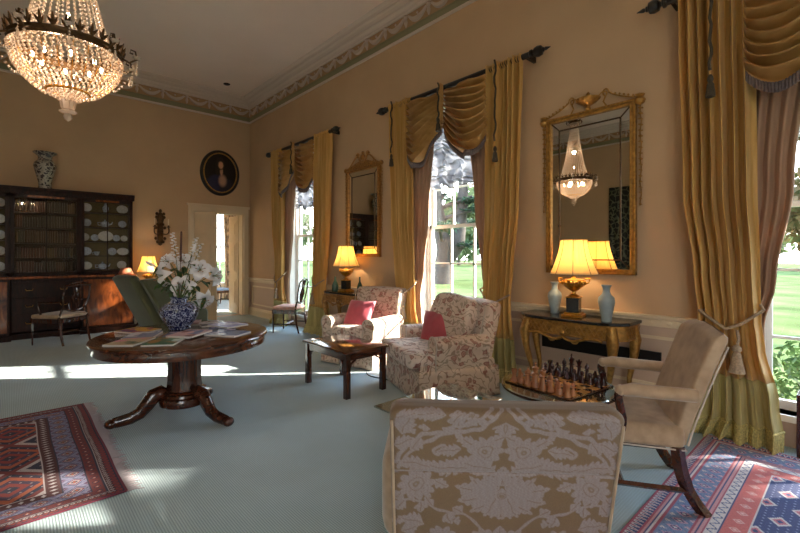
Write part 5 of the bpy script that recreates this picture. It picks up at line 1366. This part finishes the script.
def rugR(X,Y):
    d0=(.86-Y)*2.4; d1=(4.12-X)*2.4; d=np.minimum(d0,d1); X=X*2.2; Y=Y*2.2; al=np.where(d0<=d1,X,Y); C=np.zeros(X.shape+(3,))+cc(190,110,112)
    pk,rd_,nav,blu,wht,lav=cc(204,150,154),cc(170,86,104),cc(70,80,126),cc(118,136,172),cc(212,204,204),cc(160,150,176)
    bands=[(0,.03,rd_),(.03,.15,wht),(.15,.17,rd_),(.17,.20,pk),(.20,.22,nav),(.22,.25,wht),(.25,.28,rd_),(.28,.30,blu),(.30,.58,blu),(.58,.60,rd_),(.60,.63,pk),(.63,.65,nav),(.65,.68,pk),(.68,.70,rd_),(.70,.82,wht),(.82,.84,nav),(.84,1.08,cc(204,112,110)),(1.08,1.10,wht)]
    for a,b_,c in bands: paintc(C,(d>=a)&(d<b_),c)
    t=lambda a,b_:(d-a)/(b_-a)
    m=(d>.035)&(d<.145); s=((al/.07)%1); paintc(C,m&(np.abs(s-.5)*1.0<t(.03,.15)*.42),nav); paintc(C,m&(np.abs(((al/.07+.5)%1)-.5)<(1-t(.03,.15))*.22),cc(150,90,120))
    m=(d>.30)&(d<.58); q=dia(al/.19,(t(.30,.58)-.5)*.9); th=np.sin(al*110)*np.sin(d*130); paintc(C,m&(q+.12*th<.62),cc(198,150,168)); paintc(C,m&(q+.1*th<.42),nav); paintc(C,m&(q<.2),wht)
    q2=dia(al/.19+.5,(t(.30,.58)-.5)*.9+.38); paintc(C,m&(q2+.1*th<.3),wht); q2=dia(al/.19+.5,(t(.30,.58)-.5)*.9-.38); paintc(C,m&(q2+.1*th<.3),cc(206,170,180)); paintc(C,m&(np.abs(np.sin(al*33+t(.3,.58)*7))<.09)&(q>.62),nav)
    m=(d>.70)&(d<.82); paintc(C,m&(np.abs(np.sin(al*42)*.32+.5-t(.70,.82))<.09),nav); paintc(C,m&(dia(al/.075,t(.7,.82)-.5)<.28),blu)
    m=(d>.84)&(d<1.08); q=dia(al/.22,(t(.84,1.08)-.5)*.9); paintc(C,m&(q<.5)&(q>.36),cc(226,190,184)); paintc(C,m&(q<.22),cc(226,190,184))
    f=d>=1.10; paintc(C,f,nav); X2=X/.42;Y2=Y/.34; q=dia(X2,Y2+.5*(np.floor(X2+.5)%2)); ed=.04*np.sin(X*150)*np.sin(Y*150)
    paintc(C,f&(q+ed<.62),wht); paintc(C,f&(q+ed<.42),cc(196,120,134)); paintc(C,f&(q<.2),nav); s=dia(X/.075,Y/.075); paintc(C,f&(q>.75)&(s<.35),cc(150,160,196))
    return C
rug('patterned_rug','pink and blue patterned rug beneath the open armchair by the near window',1.3,4.12,-1.6,.86,rugR,760,660,[])
# ------------------------------------------------------------------ chandelier
CHX,CHY=.3146,3.93; ZR=2.945; RR=.325
t=thing('chandelier','large lit crystal chandelier with bronze ring hanging from the ceiling','chandelier',(CHX,CHY,0))
b=MB(); b.lathe([(RR-.01,ZR-.028),(RR+.008,ZR-.03),(RR+.014,ZR-.015),(RR+.008,ZR),(RR+.016,ZR+.02),(RR+.005,ZR+.028),(RR-.012,ZR+.024),(RR-.01,ZR-.028)],72,cap=False); ringo=b.build('ring',M['bronze'],t)
b=MB()
for k in range(30):
    a=2*PI*k/30; c,s=math.cos(a),math.sin(a); x,y=(RR+.008)*c,(RR+.008)*s
    for q,h in((-1,.05),(0,.085),(1,.05)):
        dx,dy=-s*q*.022,c*q*.022
        b.tube([(x,y,ZR+.02),(x+dx*.7+c*.008,y+dy*.7+s*.008,ZR+.02+h*.6),(x+dx*1.3+c*.02,y+dy*1.3+s*.02,ZR+.02+h)],[.008,.011,.003],5,flat=.6)
    b.sph((x+c*.004,y+s*.004,ZR+.03),.012,6,4)
b.build('leaf_ornament',M['bronze'],ringo)
# bead basket
def basket_r(q): return RR*(1-.02*q)*math.cos(min(1,q*.97)*PI/2*.80)**.62*1.02
b=MB(); rows=13
for j in range(rows):
    q=j/(rows-1); z=ZR-.04-.27*(q**.92); rad=max(.115,basket_r(q)); nb=max(20,int(2*PI*rad/.036)); sz=.0135-.003*q
    for k in range(nb):
        a=2*PI*(k+.5*(j%2))/nb; b.octa((rad*math.cos(a),rad*math.sin(a),z),sz,sz*1.12)
o=b.build('bead_basket',M['crystal'],t,smooth=False); o['kind']='stuff'
b=MB()
for k in range(24):
    a=2*PI*k/24; c,s=math.cos(a),math.sin(a)
    b.tube([(c*basket_r(q/14),s*basket_r(q/14),ZR-.04-.27*((q/14)**.92)) for q in range(15)],.0022,4)
b.build('basket_wire',M['ormolu'],t)
b=MB().lathe([(.125,ZR-.315),(.135,ZR-.31),(.135,ZR-.30),(.125,ZR-.295)],40,cap=False); b.build('lower_ring',M['ormolu'],t)
b=MB()
for j in range(5):
    rad=.118-.018*j; z=ZR-.325-.012*j; nb=int(2*PI*rad/.021)
    for k in range(nb): a=2*PI*k/nb; b.octa((rad*math.cos(a),rad*math.sin(a),z),.009,.012)
o=b.build('lower_beads',M['crystal'],t,smooth=False); o['kind']='stuff'
MB().lathe([(.045,ZR-.33),(.05,ZR-.37),(.04,ZR-.42),(.034,ZR-.435),(.05,ZR-.445),(.05,ZR-.455),(.02,ZR-.465),(.026,ZR-.485),(.02,ZR-.505),(.003,ZR-.52)][::-1],16,rib=lambda a,z:1+.06*math.cos(8*a)).build('finial',M['crystal'],t)
# upper strings to the crown
ZC=4.10; RC=.075
def up_r(q): return RC+(RR-.06-RC)*(1-q)**1.7
b=MB(); ns=30
for k in range(ns):
    a=2*PI*k/ns; c,s=math.cos(a),math.sin(a); q=0
    while q<1:
        rad=up_r(q); b.octa((c*rad,s*rad,ZR+.03+(ZC-ZR-.03)*q),.0085*(1-.35*q)+.002,.014); q+=.027
o=b.build('bead_strings',M['crystal'],t,smooth=False); o['kind']='stuff'
b=MB()
for k in range(16):
    a=2*PI*k/16; c,s=math.cos(a),math.sin(a)
    b.tube([(c*.07,s*.07,ZC+.02),(c*.13,s*.13,ZC+.04),(c*.15,s*.15,ZC-.0),(c*.135,s*.135,ZC-.03)],.006,5)
b.lathe([(.0,ZC-.02),(.085,ZC-.02),(.095,ZC),(.085,ZC+.02),(.06,ZC+.05),(.02,ZC+.07),(.012,ZC+.12),(0,ZC+.12)],28)
cr=b.build('crown',M['bronze'],t)
MB().tube([(0,0,ZC+.1),(0,0,CH-.06)],.012,8).lathe([(.012,CH-.1),(.05,CH-.08),(.09,CH-.03),(.10,CH-.002),(0,CH-.002)],24).build('suspension_rod',M['bronze'],t)
# scroll arms with drops
for k in range(10):
    a=2*PI*k/10+.25; c,s=math.cos(a),math.sin(a)
    pr=[(RR,ZR),(RR+.06,ZR-.03),(RR+.11,ZR+.0),(RR+.10,ZR+.06),(RR+.07,ZR+.07),(RR+.065,ZR+.045),(RR+.085,ZR+.04)]
    ar=MB().tube([(c*r_,s*r_,z) for r_,z in pr],[.008,.008,.008,.007,.006,.006,.008],6).build('scroll_arm',M['bronze'],t)
    MB().lathe([(.02,-.012),(.024,0),(.03,.006),(.006,.008)],10,(c*(RR+.11),s*(RR+.11),ZR+.01)).build('drip_pan',M['crystal'],ar)
    d=MB()
    for zz in(.02,.04,.06): d.octa((c*(RR+.11),s*(RR+.11),ZR-zz),.006,.008)
    d.lathe([(0,-.13),(.010,-.115),(.011,-.10),(.004,-.075),(0,-.07)],8,(c*(RR+.11),s*(RR+.11),ZR)); d.build('crystal_drop',M['crystal'],ar,smooth=False)
b=MB()
for k in range(10):
    a0=2*PI*k/10+.25; a1_=a0+2*PI/10
    for q in range(1,12):
        f=q/12; a=a0+(a1_-a0)*f; rad=RR+.10-.045*math.sin(PI*f); z=ZR-.03-.13*math.sin(PI*f); b.octa((rad*math.cos(a),rad*math.sin(a),z),.0105,.012)
o=b.build('bead_swags',M['crystal'],t,smooth=False); o['kind']='stuff'
for k in range(8):
    a=2*PI*k/8; c,s=math.cos(a),math.sin(a)
    MB().sph((c*.2,s*.2,ZR-.09),(.012,.012,.022),8,6).build('bulb',M['bulb'],t)
for k in range(2): MB().sph((0,0,3.2+.3*k),(.012,.012,.022),8,6).build('bulb',M['bulb'],t)
for k in range(3):
    a=2*PI*k/3; light('chandelier_light',(CHX+.15*math.cos(a),CHY+.15*math.sin(a),ZR-.08),CP,(1,.80,.6),.03)
light('chandelier_light',(CHX,CHY,3.5),CP*.8,(1,.80,.6),.03)
# ------------------------------------------------------------------ daylight, camera
w=bpy.data.worlds.new('sky'); SC.world=w; w.use_nodes=True; nt=w.node_tree
bg=nt.nodes['Background']; tc=nn(nt,'ShaderNodeTexCoord'); sp=nn(nt,'ShaderNodeSeparateXYZ'); nt.links.new(tc.outputs['Generated'],sp.inputs[0])
nt.links.new(ramp(nt,sp.outputs['Z'],[(.0,(1,.98,.95,1)),(.25,(.76,.88,1,1)),(.8,(.50,.70,1,1))]),bg.inputs['Color']); bg.inputs['Strength'].default_value=SKY
s=bpy.data.lights.new('sun','SUN'); s.energy=SUN; s.angle=R(.7); s.color=(1,.9,.76)
so=bpy.data.objects.new('sun',s); COL.objects.link(so); e=R(19.5)
dv=Vector((-.78*math.cos(e),.626*math.cos(e),-math.sin(e))); so.rotation_euler=dv.to_track_quat('-Z','Y').to_euler()
cam=bpy.data.cameras.new('camera'); co=bpy.data.objects.new('camera',cam); COL.objects.link(co)
co.location=(0,0,1.45); co.rotation_euler=(R(90),0,R(-42.5)); cam.sensor_width=36; cam.lens=426/800*36; cam.shift_y=-11.5/800; cam.clip_start=.05; cam.clip_end=400
SC.camera=co
SC.view_settings.view_transform='Standard'; SC.view_settings.look='None'; SC.view_settings.gamma=1; SC.view_settings.exposure=EXPO; SC.view_settings.use_curve_mapping=False
SC.cycles.max_bounces=8; SC.cycles.diffuse_bounces=4; SC.cycles.glossy_bounces=4; SC.cycles.transmission_bounces=6; SC.cycles.transparent_max_bounces=12
SC.cycles.use_denoising=True; SC.cycles.sample_clamp_indirect=6; SC.cycles.caustics_reflective=False; SC.cycles.caustics_refractive=False
